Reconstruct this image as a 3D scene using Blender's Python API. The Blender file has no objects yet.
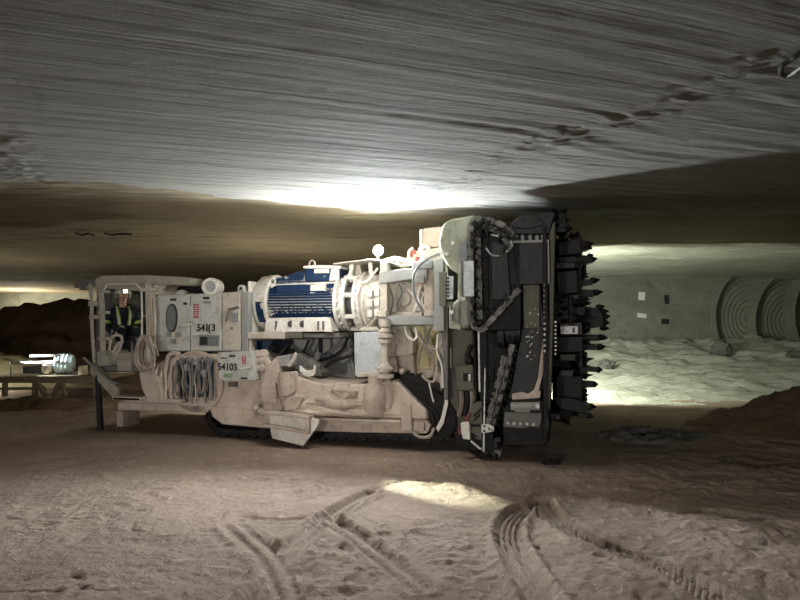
import bpy, bmesh, math, random
import numpy as np
from mathutils import Vector, Matrix
random.seed(7); rng = np.random.RandomState(11)
R = math.radians
scn = bpy.context.scene
COL = scn.collection

# ------------------------------------------------------------------ camera
F = 604.0; CAMZ = 1.66; PITCH = math.atan((325-300)/F)
cd = bpy.data.cameras.new('camera'); cam = bpy.data.objects.new('camera', cd); COL.objects.link(cam)
cd.sensor_width = 36; cd.lens = F/800*36; cd.clip_start = 0.05; cd.clip_end = 200
cam.location = (0, 0, CAMZ); cam.rotation_euler = (R(90)+PITCH, 0, 0)
scn.camera = cam
scn.view_settings.view_transform = 'Standard'; scn.view_settings.look = 'None'
scn.view_settings.gamma = 1; scn.view_settings.use_curve_mapping = False

def ray(px, py):
    a = (px-400)/F; b = -(py-300)/F; c, s = math.cos(PITCH), math.sin(PITCH)
    return Vector((a, c-b*s, s+b*c))
def on_z(px, py, z=0.0):                     # point of the photograph on a level
    d = ray(px, py); t = (z-CAMZ)/d.z
    return Vector((d.x*t, d.y*t, z))
def on_y(px, py, Y):                         # point of the photograph on a wall at distance Y
    d = ray(px, py); t = Y/d.y
    return Vector((d.x*t, Y, CAMZ+d.z*t))
# machine frame: x along the machine (front = +x), y into it, z up
OX, OY = 0.0, 8.18; TH = math.atan2(-2.0, 6.94)
ct, st = math.cos(TH), math.sin(TH)
def q(px, py, yl=0.0):
    d = ray(px, py); n = (-st, ct)
    t = (yl + OX*n[0]+OY*n[1])/(d.x*n[0]+d.y*n[1])
    X, Y, Z = d.x*t-OX, d.y*t-OY, CAMZ+d.z*t
    return (X*ct+Y*st, Z)
def q3(px, py, yl=0.0):
    x, z = q(px, py, yl); return (x, yl, z)
def to_world(p):
    return Vector((OX+p[0]*ct-p[1]*st, OY+p[0]*st+p[1]*ct, p[2]))

# ------------------------------------------------------------------ materials
def new_mat(name):
    m = bpy.data.materials.new(name); m.use_nodes = True
    nt = m.node_tree; b = nt.nodes['Principled BSDF']
    return m, nt, b
def N(nt, t, **kw):
    n = nt.nodes.new(t)
    for k, v in kw.items(): setattr(n, k, v)
    return n
def noise(nt, vec, scale, detail=4, rough=.6, dist=0):
    n = N(nt, 'ShaderNodeTexNoise'); n.inputs['Scale'].default_value = scale
    n.inputs['Detail'].default_value = detail; n.inputs['Roughness'].default_value = rough
    n.inputs['Distortion'].default_value = dist
    nt.links.new(vec, n.inputs['Vector']); return n.outputs['Fac']
def mrange(nt, val, a, b, c=0., d=1.):
    n = N(nt, 'ShaderNodeMapRange'); n.inputs[1].default_value = a; n.inputs[2].default_value = b
    n.inputs[3].default_value = c; n.inputs[4].default_value = d
    nt.links.new(val, n.inputs[0]); return n.outputs[0]
def math_n(nt, op, a, b):
    n = N(nt, 'ShaderNodeMath', operation=op)
    for i, v in enumerate((a, b)):
        if isinstance(v, (int, float)): n.inputs[i].default_value = v
        else: nt.links.new(v, n.inputs[i])
    return n.outputs[0]
def mix(nt, fac, a, b):
    n = N(nt, 'ShaderNodeMix', data_type='RGBA')
    if isinstance(fac, (int, float)): n.inputs[0].default_value = fac
    else: nt.links.new(fac, n.inputs[0])
    for i, v in ((6, a), (7, b)):
        if isinstance(v, tuple): n.inputs[i].default_value = (*v, 1)
        else: nt.links.new(v, n.inputs[i])
    return n.outputs[2]
def bump(nt, b, h, strength, dist=.02, prev=None):
    n = N(nt, 'ShaderNodeBump'); n.inputs['Strength'].default_value = strength
    n.inputs['Distance'].default_value = dist
    nt.links.new(h, n.inputs['Height'])
    if prev: nt.links.new(prev, n.inputs['Normal'])
    nt.links.new(n.outputs[0], b.inputs['Normal']); return n.outputs[0]

def painted(name, base, dust=(.44, .375, .315), amount=.4, top=.6, rough=.65, metal=0., scale=5., grime=None, bumps=.25, splat=False):
    """paint or steel under mine dust: patchy, more of it on faces that look up"""
    m, nt, b = new_mat(name)
    tc = N(nt, 'ShaderNodeTexCoord').outputs['Object']
    n1 = noise(nt, tc, scale, 6, .65); n2 = noise(nt, tc, scale*6, 4, .6)
    geo = N(nt, 'ShaderNodeNewGeometry'); sep = N(nt, 'ShaderNodeSeparateXYZ')
    nt.links.new(geo.outputs['Normal'], sep.inputs[0])
    up = mrange(nt, sep.outputs[2], .15, .9, 0, top)
    f = mrange(nt, n1, .62-amount*.5, .78-amount*.35)
    f = mrange(nt, n1, .60, .615) if splat else math_n(nt, 'MULTIPLY', f, amount*1.3)
    if splat: up = mrange(nt, math_n(nt, 'MULTIPLY', up, n2), .27, .31)
    f = math_n(nt, 'ADD', f, up)
    f = math_n(nt, 'MULTIPLY', f, mrange(nt, n2, .2, .6, .6, 1.15)); f = mrange(nt, f, 0, 1)
    base2 = tuple(c*.72 for c in base) if grime is None else grime
    c0 = mix(nt, mrange(nt, n2, .5, .75), base, base2)
    n4 = noise(nt, tc, scale*2.3, 8, .72, .3); n5 = noise(nt, tc, scale*13, 4, .7)
    d2 = mix(nt, mrange(nt, n5, .42, .62), dust, tuple(x*.74 for x in dust))
    c = mix(nt, f, c0, d2)
    c = mix(nt, mrange(nt, n4, .55, .66, 0, .5), c, tuple(x*.42 for x in base))
    nt.links.new(c, b.inputs['Base Color'])
    nt.links.new(mrange(nt, f, 0, 1, rough, .95), b.inputs['Roughness'])
    if metal: nt.links.new(mrange(nt, f, 0, .6, metal, 0), b.inputs['Metallic'])
    b.inputs['Specular IOR Level'].default_value = .3
    bump(nt, b, math_n(nt, 'ADD', math_n(nt, 'ADD', n2, f), n5), min(1, bumps*1.8), .009)
    return m
def plain(name, col, rough=.6, metal=0., emit=None, est=0):
    m, nt, b = new_mat(name)
    tc = N(nt, 'ShaderNodeTexCoord').outputs['Object']
    n = noise(nt, tc, 30, 3)
    c = mix(nt, mrange(nt, n, .35, .7), col, tuple(x*.75 for x in col))
    nt.links.new(c, b.inputs['Base Color'])
    b.inputs['Roughness'].default_value = rough; b.inputs['Metallic'].default_value = metal
    if emit:
        b.inputs['Emission Color'].default_value = (*emit, 1); b.inputs['Emission Strength'].default_value = est
    return m

def rock(name, a, bcol, c, scale=1., streak=None, bump_s=.6, fine=40., streak_amt=0., lumps=.6, speck=0.):
    m, nt, b = new_mat(name)
    tc = N(nt, 'ShaderNodeTexCoord').outputs['Object']
    n1 = noise(nt, tc, .55*scale, 5, .6, .4); n2 = noise(nt, tc, 4*scale, 6, .65); n3 = noise(nt, tc, fine, 5, .7)
    col = mix(nt, mrange(nt, n1, .38, .62), a, bcol)
    col = mix(nt, mrange(nt, n2, .5, .75, 0, .6), col, c)
    if streak is not None:
        ss = []
        for sx, sy in ((.30, 11.), (.8, 42.)):
            mp = N(nt, 'ShaderNodeMapping', vector_type='TEXTURE'); mp.inputs['Rotation'].default_value = (0, 0, streak)
            mp.inputs['Scale'].default_value = (1/sx, 1/sy, 1)
            nt.links.new(tc, mp.inputs[0]); ss.append(noise(nt, mp.outputs[0], 1., 5, .6, .1))
        col = mix(nt, mrange(nt, ss[0], .49, .60, 0, streak_amt), col, tuple(x*.62 for x in a))
    col = mix(nt, mrange(nt, n3, .3, .75, 0, .5), col, tuple(x*.7 for x in bcol))
    if speck:
        n5 = noise(nt, tc, 26, 6, .75); n6 = noise(nt, tc, 7, 4, .6)
        col = mix(nt, mrange(nt, n5, .58, .64, 0, speck), col, tuple(x*.42 for x in a))
        col = mix(nt, mrange(nt, n6, .62, .68, 0, speck*.6), col, tuple(min(1, x*1.35) for x in c))
    nt.links.new(col, b.inputs['Base Color']); b.inputs['Roughness'].default_value = .93
    b.inputs['Specular IOR Level'].default_value = .15
    p = bump(nt, b, n2, bump_s*lumps, .05)
    p = bump(nt, b, n3, min(1, bump_s*1.2), .022, p)
    if streak is not None:
        p = bump(nt, b, ss[0], min(1, bump_s*1.5), .06, p); bump(nt, b, ss[1], min(1, bump_s*1.3), .018, p)
    return m

DUST = (.46, .385, .325); PALE = (.60, .56, .50)
M = dict(
    white=painted('dusty_white_paint', (.80, .79, .73), DUST, .35, .4, .55),
    cream=painted('dusty_cream_paint', (.60, .56, .48), (.50, .44, .37), .5, .5, .6),
    cabinet=painted('grey_white_cabinet_paint', (.55, .56, .53), DUST, .22, .3, .5, scale=3.),
    tan=painted('caked_tan_dust', (.58, .495, .425), (.44, .365, .305), .5, .25, .85, scale=3.),
    hull=painted('dust_covered_hull', (.62, .53, .455), (.47, .385, .32), .45, .3, .85, scale=2.6, grime=(.56, .50, .39)),
    cabgrey=painted('dusty_cab_paint', (.38, .365, .31), (.33, .30, .25), .5, .35, .65),
    grey=painted('grey_steel_paint', (.30, .31, .30), DUST, .25, .5, .5),
    dgrey=painted('dark_grey_steel', (.13, .13, .125), (.25, .21, .17), .3, .4, .55),
    black=painted('black_greasy_steel', (.008, .008, .008), (.045, .04, .036), .25, .12, .42, .5, 9.),
    rotor=painted('black_rotor_steel', (.009, .009, .009), (.05, .045, .04), .25, .12, .30, .6, 7.),
    headgrey=painted('dark_head_plate', (.020, .021, .023), (.085, .078, .068), .3, .15, .32, .5, 6.),
    bluemot=painted('blue_motor_paint', (.008, .030, .085), (.62, .60, .55), .26, .75, .35, 0, 5., splat=True),
    olive=painted('olive_cream_cowl', (.36, .38, .29), (.17, .17, .13), .45, .05, .5, 0, 3.),
    olived=painted('dull_olive_plate', (.13, .13, .10), (.12, .11, .085), .4, .2, .6),
    yellow=painted('faded_yellow_paint', (.56, .50, .27), DUST, .3, .4, .6),
    rubber=painted('dusty_black_rubber', (.012, .012, .012), (.06, .052, .046), .3, .2, .6),
    link=painted('worn_chain_steel', (.20, .195, .18), (.05, .048, .044), .5, .1, .35, .4, 9.),
    track=painted('black_track_steel', (.012, .012, .013), (.13, .11, .095), .25, .35, .45, .4, 8.),
    hose=painted('dusty_hose', (.22, .18, .155), (.33, .28, .24), .5, .5, .8),
    hosel=painted('pale_hose', (.42, .36, .31), DUST, .4, .4, .75),
    hosed=painted('blue_grey_hose', (.16, .18, .20), (.33, .29, .25), .4, .4, .7),
    steel=painted('bare_steel', (.42, .43, .43), (.25, .22, .19), .25, .2, .38, .8),
    bright=painted('pale_blue_steel', (.50, .54, .56), (.35, .32, .28), .25, .1, .38, .3),
    red=plain('dull_red', (.40, .10, .08), .6), rusty=plain('rust_red', (.16, .035, .03), .7),
    lwhite=plain('label_white', (.72, .72, .70), .5), lgrey=plain('label_grey', (.27, .29, .29), .4),
    lblack=plain('label_black', (.02, .02, .022), .5), lgreen=plain('label_green', (.25, .36, .20), .5),
    glass=plain('dusty_window_glass', (.20, .215, .215), .25),
    lamp=plain('lit_lamp', (1, 1, 1), .4, 0, (.93, 1., .98), 60), caplamp=plain('lit_cap_lamp', (1, 1, 1), .4, 0, (.75, 1., .95), 22),
    navy=plain('navy_coverall', (.012, .018, .030), .9), skin=plain('skin', (.50, .30, .22), .55),
    vis=plain('yellow_reflective_tape', (.36, .47, .08), .5), silver=plain('silver_tape', (.6, .6, .58), .4),
    helmet=plain('white_helmet', (.62, .60, .54), .4), boot=plain('black_boot', (.015, .014, .013), .7),
    muff=plain('ear_muff_shell', (.45, .36, .32), .5), eye=plain('dark_eye', (.01, .01, .01), .3),
    straw=plain('white_cuff', (.55, .54, .5), .7),
    wrap=plain('shiny_pale_wrap', (.62, .72, .76), .25),
    rust=painted('dull_brown_steel', (.22, .18, .13), (.36, .30, .20), .4, .5, .7),
    wood=plain('pale_box', (.62, .54, .40), .7),
    wire=plain('dark_wire', (.02, .018, .016), .6),
)
# ------------------------------------------------------------------ mesh builder
class MB:
    def __init__(s): s.v = []; s.f = []
    def add(s, vs, fs):
        o = len(s.v); s.v += [tuple(v) for v in vs]; s.f += [tuple(i+o for i in f) for f in fs]; return s
    def prism(s, poly, y0, y1, taper=0.):
        n = len(poly)
        cx = sum(p[0] for p in poly)/n; cz = sum(p[1] for p in poly)/n
        a = [(x, y0, z) for x, z in poly]
        b = [(x+(cx-x)*taper, y1, z+(cz-z)*taper) for x, z in poly]
        ar = sum(poly[i][0]*poly[(i+1) % n][1]-poly[(i+1) % n][0]*poly[i][1] for i in range(n))
        fs = [tuple(range(n)), tuple(range(2*n-1, n-1, -1))]
        for i in range(n):
            j = (i+1) % n; fs.append((i, i+n, j+n, j))
        if ar < 0: fs = [f[::-1] for f in fs]
        return s.add(a+b, fs)
    def box(s, x0, x1, y0, y1, z0, z1):
        return s.prism([(min(x0, x1), min(z0, z1)), (max(x0, x1), min(z0, z1)), (max(x0, x1), max(z0, z1)), (min(x0, x1), max(z0, z1))], y0, y1)
    def pp(s, pts, y0, y1, taper=0.): return s.prism([q(a, b, y0) for a, b in pts], y0, y1, taper)
    def pb(s, x0, y0, x1, y1, a, b):                       # upright box whose near face covers these photo corners
        xa, za = q(x0, y0, a); xb, zb = q(x1, y1, a); return s.box(xa, xb, a, b, zb, za)
    def obox(s, c, ax, ay, az, hx, hy, hz):
        c = Vector(c); vs = []
        for k in (-1, 1):
            for j in (-1, 1):
                for i in (-1, 1): vs.append(c+ax*hx*i+ay*hy*j+az*hz*k)
        return s.add(vs, [(0, 2, 3, 1), (4, 5, 7, 6), (0, 1, 5, 4), (2, 6, 7, 3), (0, 4, 6, 2), (1, 3, 7, 5)])
    def lathe(s, p0, d, prof, seg=24, caps=True):           # prof = [(along, radius)...]
        p0 = Vector(p0); d = Vector(d).normalized()
        u = d.orthogonal().normalized(); w = d.cross(u)
        vs = []; fs = []; n = len(prof)
        for t, r in prof:
            for k in range(seg):
                a = 2*math.pi*k/seg; vs.append(p0+d*t+(u*math.cos(a)+w*math.sin(a))*r)
        for i in range(n-1):
            for k in range(seg):
                k2 = (k+1) % seg; fs.append((i*seg+k, i*seg+k2, (i+1)*seg+k2, (i+1)*seg+k))
        if caps: fs.append(tuple(range(seg-1, -1, -1))); fs.append(tuple((n-1)*seg+k for k in range(seg)))
        return s.add(vs, fs)
    def cyl(s, a, b, r, r2=None, seg=16):
        a = Vector(a); b = Vector(b); return s.lathe(a, b-a, [(0, r), ((b-a).length, r if r2 is None else r2)], seg)
    def sphere(s, c, r, seg=16, rings=10, sc=(1, 1, 1)):
        c = Vector(c); vs = [c+Vector((0, 0, -r*sc[2]))]; fs = []
        for i in range(1, rings):
            a = -math.pi/2+math.pi*i/rings
            for k in range(seg):
                b = 2*math.pi*k/seg
                vs.append(c+Vector((r*math.cos(a)*math.cos(b)*sc[0], r*math.cos(a)*math.sin(b)*sc[1], r*math.sin(a)*sc[2])))
        vs.append(c+Vector((0, 0, r*sc[2]))); L = len(vs)-1
        for k in range(seg):
            k2 = (k+1) % seg; fs.append((0, 1+k2, 1+k))
            for i in range(rings-2): fs.append((1+i*seg+k, 1+i*seg+k2, 1+(i+1)*seg+k2, 1+(i+1)*seg+k))
            fs.append((1+(rings-2)*seg+k, 1+(rings-2)*seg+k2, L))
        return s.add(vs, fs)
    def tube(s, pts, r, seg=8, smooth=True, closed=False):
        P = [Vector(p) for p in pts]
        if smooth and len(P) > 2: P = spline(P, 6, closed)
        n = len(P); t0 = (P[1]-P[0]).normalized(); u = t0.orthogonal().normalized()
        vs = []; fs = []
        for i in range(n):
            if closed: t = (P[(i+1) % n]-P[i-1]).normalized()
            else: t = (P[min(i+1, n-1)]-P[max(i-1, 0)]).normalized()
            u = (u-t*u.dot(t)).normalized(); w = t.cross(u)
            for k in range(seg):
                a = 2*math.pi*k/seg; vs.append(P[i]+(u*math.cos(a)+w*math.sin(a))*r)
        m = n if closed else n-1
        for i in range(m):
            for k in range(seg):
                k2 = (k+1) % seg; j = (i+1) % n
                fs.append((i*seg+k, i*seg+k2, j*seg+k2, j*seg+k))
        if not closed: fs.append(tuple(range(seg-1, -1, -1))); fs.append(tuple((n-1)*seg+k for k in range(seg)))
        return s.add(vs, fs)
    def mesh(s, name, m):
        me = bpy.data.meshes.new(name); me.from_pydata(s.v, [], s.f); me.update()
        if m: me.materials.append(M[m] if isinstance(m, str) else m)
        return me
    def build(s, name, m, parent=None, bev=0., smooth=False, segs=2):
        o = bpy.data.objects.new(name, s.mesh(name, m)); COL.objects.link(o)
        if parent: o.parent = parent
        finish(o, bev, smooth, segs); return o
def finish(o, bev=0., smooth=False, segs=2):
    if bev:
        b = o.modifiers.new('bevel', 'BEVEL'); b.width = bev; b.segments = segs; b.limit_method = 'ANGLE'; b.angle_limit = R(35)
    if smooth or bev:
        for p in o.data.polygons: p.use_smooth = True
        o.data.set_sharp_from_angle(angle=R(38)) if not bev else None
        if bev: 
            w = o.modifiers.new('wn', 'WEIGHTED_NORMAL'); w.keep_sharp = True
def spline(P, k=6, closed=False):
    out = []; n = len(P)
    rngi = range(n) if closed else range(n-1)
    for i in rngi:
        if closed: a, b, c, d = P[i-1], P[i], P[(i+1) % n], P[(i+2) % n]
        else: a, b, c, d = P[max(i-1, 0)], P[i], P[i+1], P[min(i+2, n-1)]
        for j in range(k):
            t = j/k
            out.append(.5*((2*b)+(c-a)*t+(2*a-5*b+4*c-d)*t*t+(3*b-a-3*c+d)*t**3))
    if not closed: out.append(P[-1].copy())
    return out
def resample(P, step, closed=False):
    P = list(P)
    if closed: P = P+[P[0]]
    out = [P[0].copy()]; tans = []; acc = 0.
    d = [(P[i+1]-P[i]).length for i in range(len(P)-1)]; tot = sum(d)
    n = max(2, round(tot/step)); out = []; 
    for k in range(n if closed else n+1):
        s = tot*k/n; i = 0
        while i < len(d)-1 and s > d[i]: s -= d[i]; i += 1
        t = (P[i+1]-P[i]).normalized(); out.append((P[i]+t*s, t))
    return out
def inst(name, mesh, parent, mw):
    o = bpy.data.objects.new(name, mesh); COL.objects.link(o); o.parent = parent; o.matrix_local = mw; return o
def tag(o, label=None, cat=None, group=None, kind=None):
    if label: o['label'] = label
    if cat: o['category'] = cat
    if group: o['group'] = group
    if kind: o['kind'] = kind
    return o
def empty(name, loc, rz=0.):
    o = bpy.data.objects.new(name, None); COL.objects.link(o); o.location = loc; o.rotation_euler = (0, 0, rz)
    o.empty_display_size = .2; return o
def text_mesh(txt, size, name, m, depth=.003):
    cu = bpy.data.curves.new(name, 'FONT'); cu.body = txt; cu.size = size; cu.align_x = 'CENTER'; cu.align_y = 'CENTER'; cu.extrude = depth; cu.offset = size*.028
    t = bpy.data.objects.new('tmp', cu); COL.objects.link(t)
    dg = bpy.context.evaluated_depsgraph_get(); me = bpy.data.meshes.new_from_object(t.evaluated_get(dg))
    bpy.data.objects.remove(t); me.name = name; me.materials.clear(); me.materials.append(M[m]); return me
def face_text(txt, size, px, py, yl, parent, m='lblack', sx=1., name='number_marking'):
    me = text_mesh(txt, size, name, m)
    x, z = q(px, py, yl)
    return inst(name, me, parent, Matrix.Translation((x, yl-.003, z)) @ Matrix.Rotation(R(90), 4, 'X') @ Matrix.Diagonal((sx, 1, 1, 1)))

# ------------------------------------------------------------------ numpy noise
def _h(ix, iy, seed):
    n = (ix.astype(np.int64)*374761393+iy.astype(np.int64)*668265263+seed*1442695041) & 0x7fffffff
    n = ((n ^ (n >> 13))*1274126177) & 0x7fffffff
    return ((n ^ (n >> 16)) & 0xffff)/65535.0*2-1
def vnoise(x, y, seed=0):
    x = np.asarray(x, float); y = np.asarray(y, float)
    ix = np.floor(x); iy = np.floor(y); fx = x-ix; fy = y-iy
    ux = fx*fx*fx*(fx*(fx*6-15)+10); uy = fy*fy*fy*(fy*(fy*6-15)+10)
    a = _h(ix, iy, seed); b = _h(ix+1, iy, seed); c = _h(ix, iy+1, seed); d = _h(ix+1, iy+1, seed)
    return a+(b-a)*ux+(c-a)*uy+(a-b-c+d)*ux*uy
def fbm(x, y, seed=0, o=4, g=.5):
    s = 0; a = 1.
    for i in range(o): s = s+a*vnoise(x*2**i+i*17.3, y*2**i-i*9.1, seed+i); a *= g
    return s
def sstep(a, b, x):
    t = np.clip((x-a)/(b-a), 0, 1); return t*t*(3-2*t)
def grid_mesh(name, X, Y, Z, m, flip=False):
    ny, nx = X.shape
    v = np.stack([X, Y, Z], -1).reshape(-1, 3)
    i = np.arange(ny*nx).reshape(ny, nx)
    f = np.stack([i[:-1, :-1], i[:-1, 1:], i[1:, 1:], i[1:, :-1]], -1).reshape(-1, 4)
    if flip: f = f[:, ::-1]
    me = bpy.data.meshes.new(name); me.vertices.add(len(v)); me.vertices.foreach_set('co', v.ravel())
    me.loops.add(f.size); me.loops.foreach_set('vertex_index', f.ravel().astype(np.int32))
    me.polygons.add(len(f)); me.polygons.foreach_set('loop_start', np.arange(0, f.size, 4, dtype=np.int32))
    me.polygons.foreach_set('loop_total', np.full(len(f), 4, np.int32))
    me.update(calc_edges=True); me.validate()
    me.polygons.foreach_set('use_smooth', np.ones(len(f), bool))
    me.materials.append(m); o = bpy.data.objects.new(name, me); COL.objects.link(o); return o
def axis(parts):
    out = []
    for a, b, s in parts: out.append(np.arange(a, b, s))
    out.append(np.array([parts[-1][1]])); return np.concatenate(out)
# ================================================================== the mine
rock_ceiling = rock('cut_salt_ceiling', (.36, .355, .335), (.34, .33, .30), (.29, .28, .25), 1., R(21), .66, 70., .9, .03)
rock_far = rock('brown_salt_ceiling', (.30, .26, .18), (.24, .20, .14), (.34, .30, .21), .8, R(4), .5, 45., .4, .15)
rock_floor = rock('trodden_salt_floor', (.36, .275, .22), (.29, .22, .175), (.41, .335, .275), 1.4, None, 1., 20., 0, .6, .65)
rock_pale = rock('pale_salt_wall', (.235, .235, .19), (.175, .175, .14), (.11, .105, .085), 1., R(0), .8, 14., .5, .8)
rock_brown = rock('brown_muck', (.17, .115, .08), (.135, .09, .062), (.20, .145, .105), 2., None, 1., 22.)
rock_grey = rock('grey_rubble', (.15, .145, .13), (.11, .105, .095), (.20, .18, .15), 2., None, 1., 22.)

# ---- floor
fx = axis([(-24, -8, .5), (-8, -5.2, .08), (-5.2, -4, .03), (-4, 4.4, .018), (4.4, 5.6, .03), (5.6, 9, .06), (9, 14, .11), (14, 24, .6)])
fy = axis([(-8, 2.6, .6), (2.6, 3.2, .06), (3.2, 6.6, .014), (6.6, 9, .03), (9, 10, .05), (10, 15, .08), (15, 22.6, .1), (22.6, 33.5, .4)])
X, Y = np.meshgrid(fx, fy)
def track_dist(pxs):
    P = spline([on_z(a, b) for a, b in pxs], 8)
    best = np.full(X.shape, 9.); side = np.zeros(X.shape); along = np.zeros(X.shape); s0 = 0.
    for a, b in zip(P[:-1], P[1:]):
        d = b-a; L = d.length
        if L < 1e-6: continue
        u = ((X-a.x)*d.x+(Y-a.y)*d.y)/L**2; uc = np.clip(u, 0, 1)
        dx = X-a.x-uc*d.x; dy = Y-a.y-uc*d.y; dd = np.hypot(dx, dy)
        sg = (dx*d.y-dy*d.x)/L; m = dd < best
        best[m] = dd[m]; side[m] = sg[m]; along[m] = (s0+uc*L)[m]; s0 += L
    return best, side, along
Z = .022*fbm(X*.9, Y*.9, 3, 3)+.020*fbm(X*3.1, Y*2.2, 9, 4)
rough_patch = sstep(-.1, .5, fbm(X*.55+3, Y*.55, 21, 2))
ridged = 1-np.abs(fbm(X*2.6, Y*4.2, 31, 4)); Z += rough_patch*.022*(ridged-.6)
fp = fbm(X*5.5, Y*4.5, 41, 2); Z -= .010*sstep(.35, .9, fp)*(.4+rough_patch)
Z += .007*fbm(X*14, Y*14, 51, 2)
clod = fbm(X*9, Y*8, 53, 3); Z += .010*np.clip(clod-.3, 0, 1)*(.3+rough_patch)
cl2 = fbm(X*21, Y*19, 54, 2); Z += .018*np.clip(cl2-.5, 0, 1)
step_ = np.abs(vnoise(X*3.3+.4*vnoise(X*7, Y*7, 57), Y*3.0, 56)); Z -= .018*(1-sstep(.0, .09, step_))*sstep(-.2, .4, fbm(X*.8, Y*.8, 58, 2))
flatp = sstep(.25, .5, fbm(X*1.1+8, Y*1.6, 59, 2)); Z = Z*(1-.6*flatp)+.004*flatp
def press(pxs, w, depth, ridges, lug, seed):
    """a wheel has pressed its tread into the salt"""
    global Z
    d, s, a = track_dist(pxs)
    ins = 1-sstep(w*.86, w*1.02, d); berm = np.exp(-((d-w*1.25)/(w*.28))**2)
    fade = .72+.28*sstep(-.4, .3, fbm(X*1.7, Y*1.7, seed, 2))
    tread = sstep(-.35, .35, np.cos(s/w*math.pi*ridges))
    lugs = (np.sin((a+np.abs(s)*.9)/lug*2*math.pi)*.5+.5)*sstep(w*.5, w*.75, d)
    prof = -depth*(1-.7*np.clip(np.maximum(tread, .6*lugs*(seed % 2 == 0)), 0, 1))
    Z = Z*(1-.93*ins)+prof*ins*fade+berm*depth*.55*fade
press([(541, 504), (516, 514), (508, 534), (521, 566), (543, 603), (560, 640)], .112, .06, 5, .11, 5)
press([(541, 505), (574, 536), (640, 561), (716, 598), (760, 620)], .11, .075, 4, .10, 6)
press([(372, 494), (345, 507), (310, 531), (285, 558), (262, 590), (250, 615)], .11, .05, 2, .07, 8)
press([(330, 522), (352, 535), (380, 556), (420, 590)], .10, .035, 2, .07, 8)
press([(235, 525), (262, 548), (280, 575), (290, 600)], .12, .035, 2, .10, 14)
for a, b, r_, h in ((580, 575, .30, .07), (640, 585, .26, .05), (690, 530, .3, .05), (450, 590, .35, .04), (770, 560, .4, .07), (600, 600, .3, .06)):
    p = on_z(a, b); Z += .6*h*np.exp(-((X-p.x)**2+((Y-p.y)*1.3)**2)/r_**2)
# under the machine the floor is bladed flat
lx = (X-OX)*ct+(Y-OY)*st; ly = -(X-OX)*st+(Y-OY)*ct
flat = sstep(-6, -5.2, lx)*(1-sstep(2.6, 3.2, lx))*sstep(-.75, -.3, ly)*(1-sstep(5.8, 6.3, ly))
Z = Z*(1-flat)+(-.012)*flat
# bank of pale salt against the right back wall, and a long rise on the left
right = sstep(.5, 3, X)
Z += right*(1.02*sstep(14.2, 22.4, Y)+(.10*fbm(X*.5, Y*.9, 61, 4)+.10*np.abs(fbm(X*.35+Y*.5, Y*1.3, 63, 3)))*sstep(12.8, 15, Y)+sstep(13.5, 16, Y)*(.13*(1-np.abs(fbm(X*.55+Y*.2, Y*1.1, 64, 5)))-.1)+.16*sstep(20.2, 21.4, Y+.6*fbm(X*.6, Y*.2, 65, 3))*(.3+np.abs(fbm(X*1.1, Y*1.6, 67, 4))))
Z += (1-right)*(.9*sstep(17, 26, Y)+.12*fbm(X*.6, Y*.6, 62, 4)*sstep(14, 17, Y))
rock_bank = rock('pale_salt_bank', (.55, .55, .46), (.48, .48, .40), (.33, .31, .24), 1.3, R(12), .9, 14., .6, .9)
bk = (Y+.5*fbm(X*.8, Y*.8, 66, 3) > 13.1) & (X > .8)
floor = grid_mesh('floor', X, Y, Z, rock_floor); floor.data.materials.append(rock_bank)
floor.data.polygons.foreach_set('material_index', bk[:-1, :-1].astype(np.int32).ravel())
floor = floor; floor['kind'] = 'structure'
FX, FY, FZ = fx, fy, Z
def floor_z(x, y):
    i = np.clip(np.searchsorted(FX, x), 1, len(FX)-1); j = np.clip(np.searchsorted(FY, y), 1, len(FY)-1)
    return float(FZ[j-1:j+1, i-1:i+1].max())

# ---- ceiling
cx = axis([(-24, -7, .3), (-7, 7.2, .03), (7.2, 12, .12), (12, 24, .5)])
cy = axis([(-8, 1.9, .5), (1.9, 10, .028), (10, 11.4, .07), (11.4, 11.9, .02), (11.9, 16, .07), (16, 33.5, .3)])
X, Y = np.meshgrid(cx, cy)
ca, sa = math.cos(R(21)), math.sin(R(21))
A = X*ca+Y*sa; B = -X*sa+Y*ca                   # A across the passes, B along them
def ceil_base(x, y): return 3.32-.055*np.clip(9.0-y, 0, 7.2)
zc = ceil_base(X, Y)
cut = np.clip(.5+.9*fbm(X*.35+5, Y*.35, 71, 2), .15, 1)*sstep(-1.6, .6, A)*.8+.2
bow = .35*vnoise(A*.5, B*.25, 72)
Bc = B+bow
g = fbm(Bc*5.5, A*.22, 81, 3, .55); g2 = fbm(Bc*15, A*.35, 82, 1, .6)
near = 1-sstep(8.3, 9.8, Y-.5*np.clip(X, -3, 0)*0+np.clip(-X-.2, 0, 3)*.9)
zc += near*cut*(.014*g+.008*g2)*(.30+.70*sstep(2.6, 5.5, Y))+near*.0022*fbm(X*9, Y*9, 83, 3)
zc += (1-near)*(.020*fbm(X*1.0, Y*6, 84, 4)+.03*fbm(X*.4, Y*.7, 85, 3))
for a0, wd, hh in ((2.75, .22, .009), (-1.35, .30, .010), (6.7, .3, .014)):    # rough cusps left between two passes
    k = np.exp(-((A-a0+.12*vnoise(B*1.3, A*.1, 86))/wd)**2)*near
    zc += -k*hh*(.3+1.6*np.abs(fbm(X*9, Y*12, 87, 3)))
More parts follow.
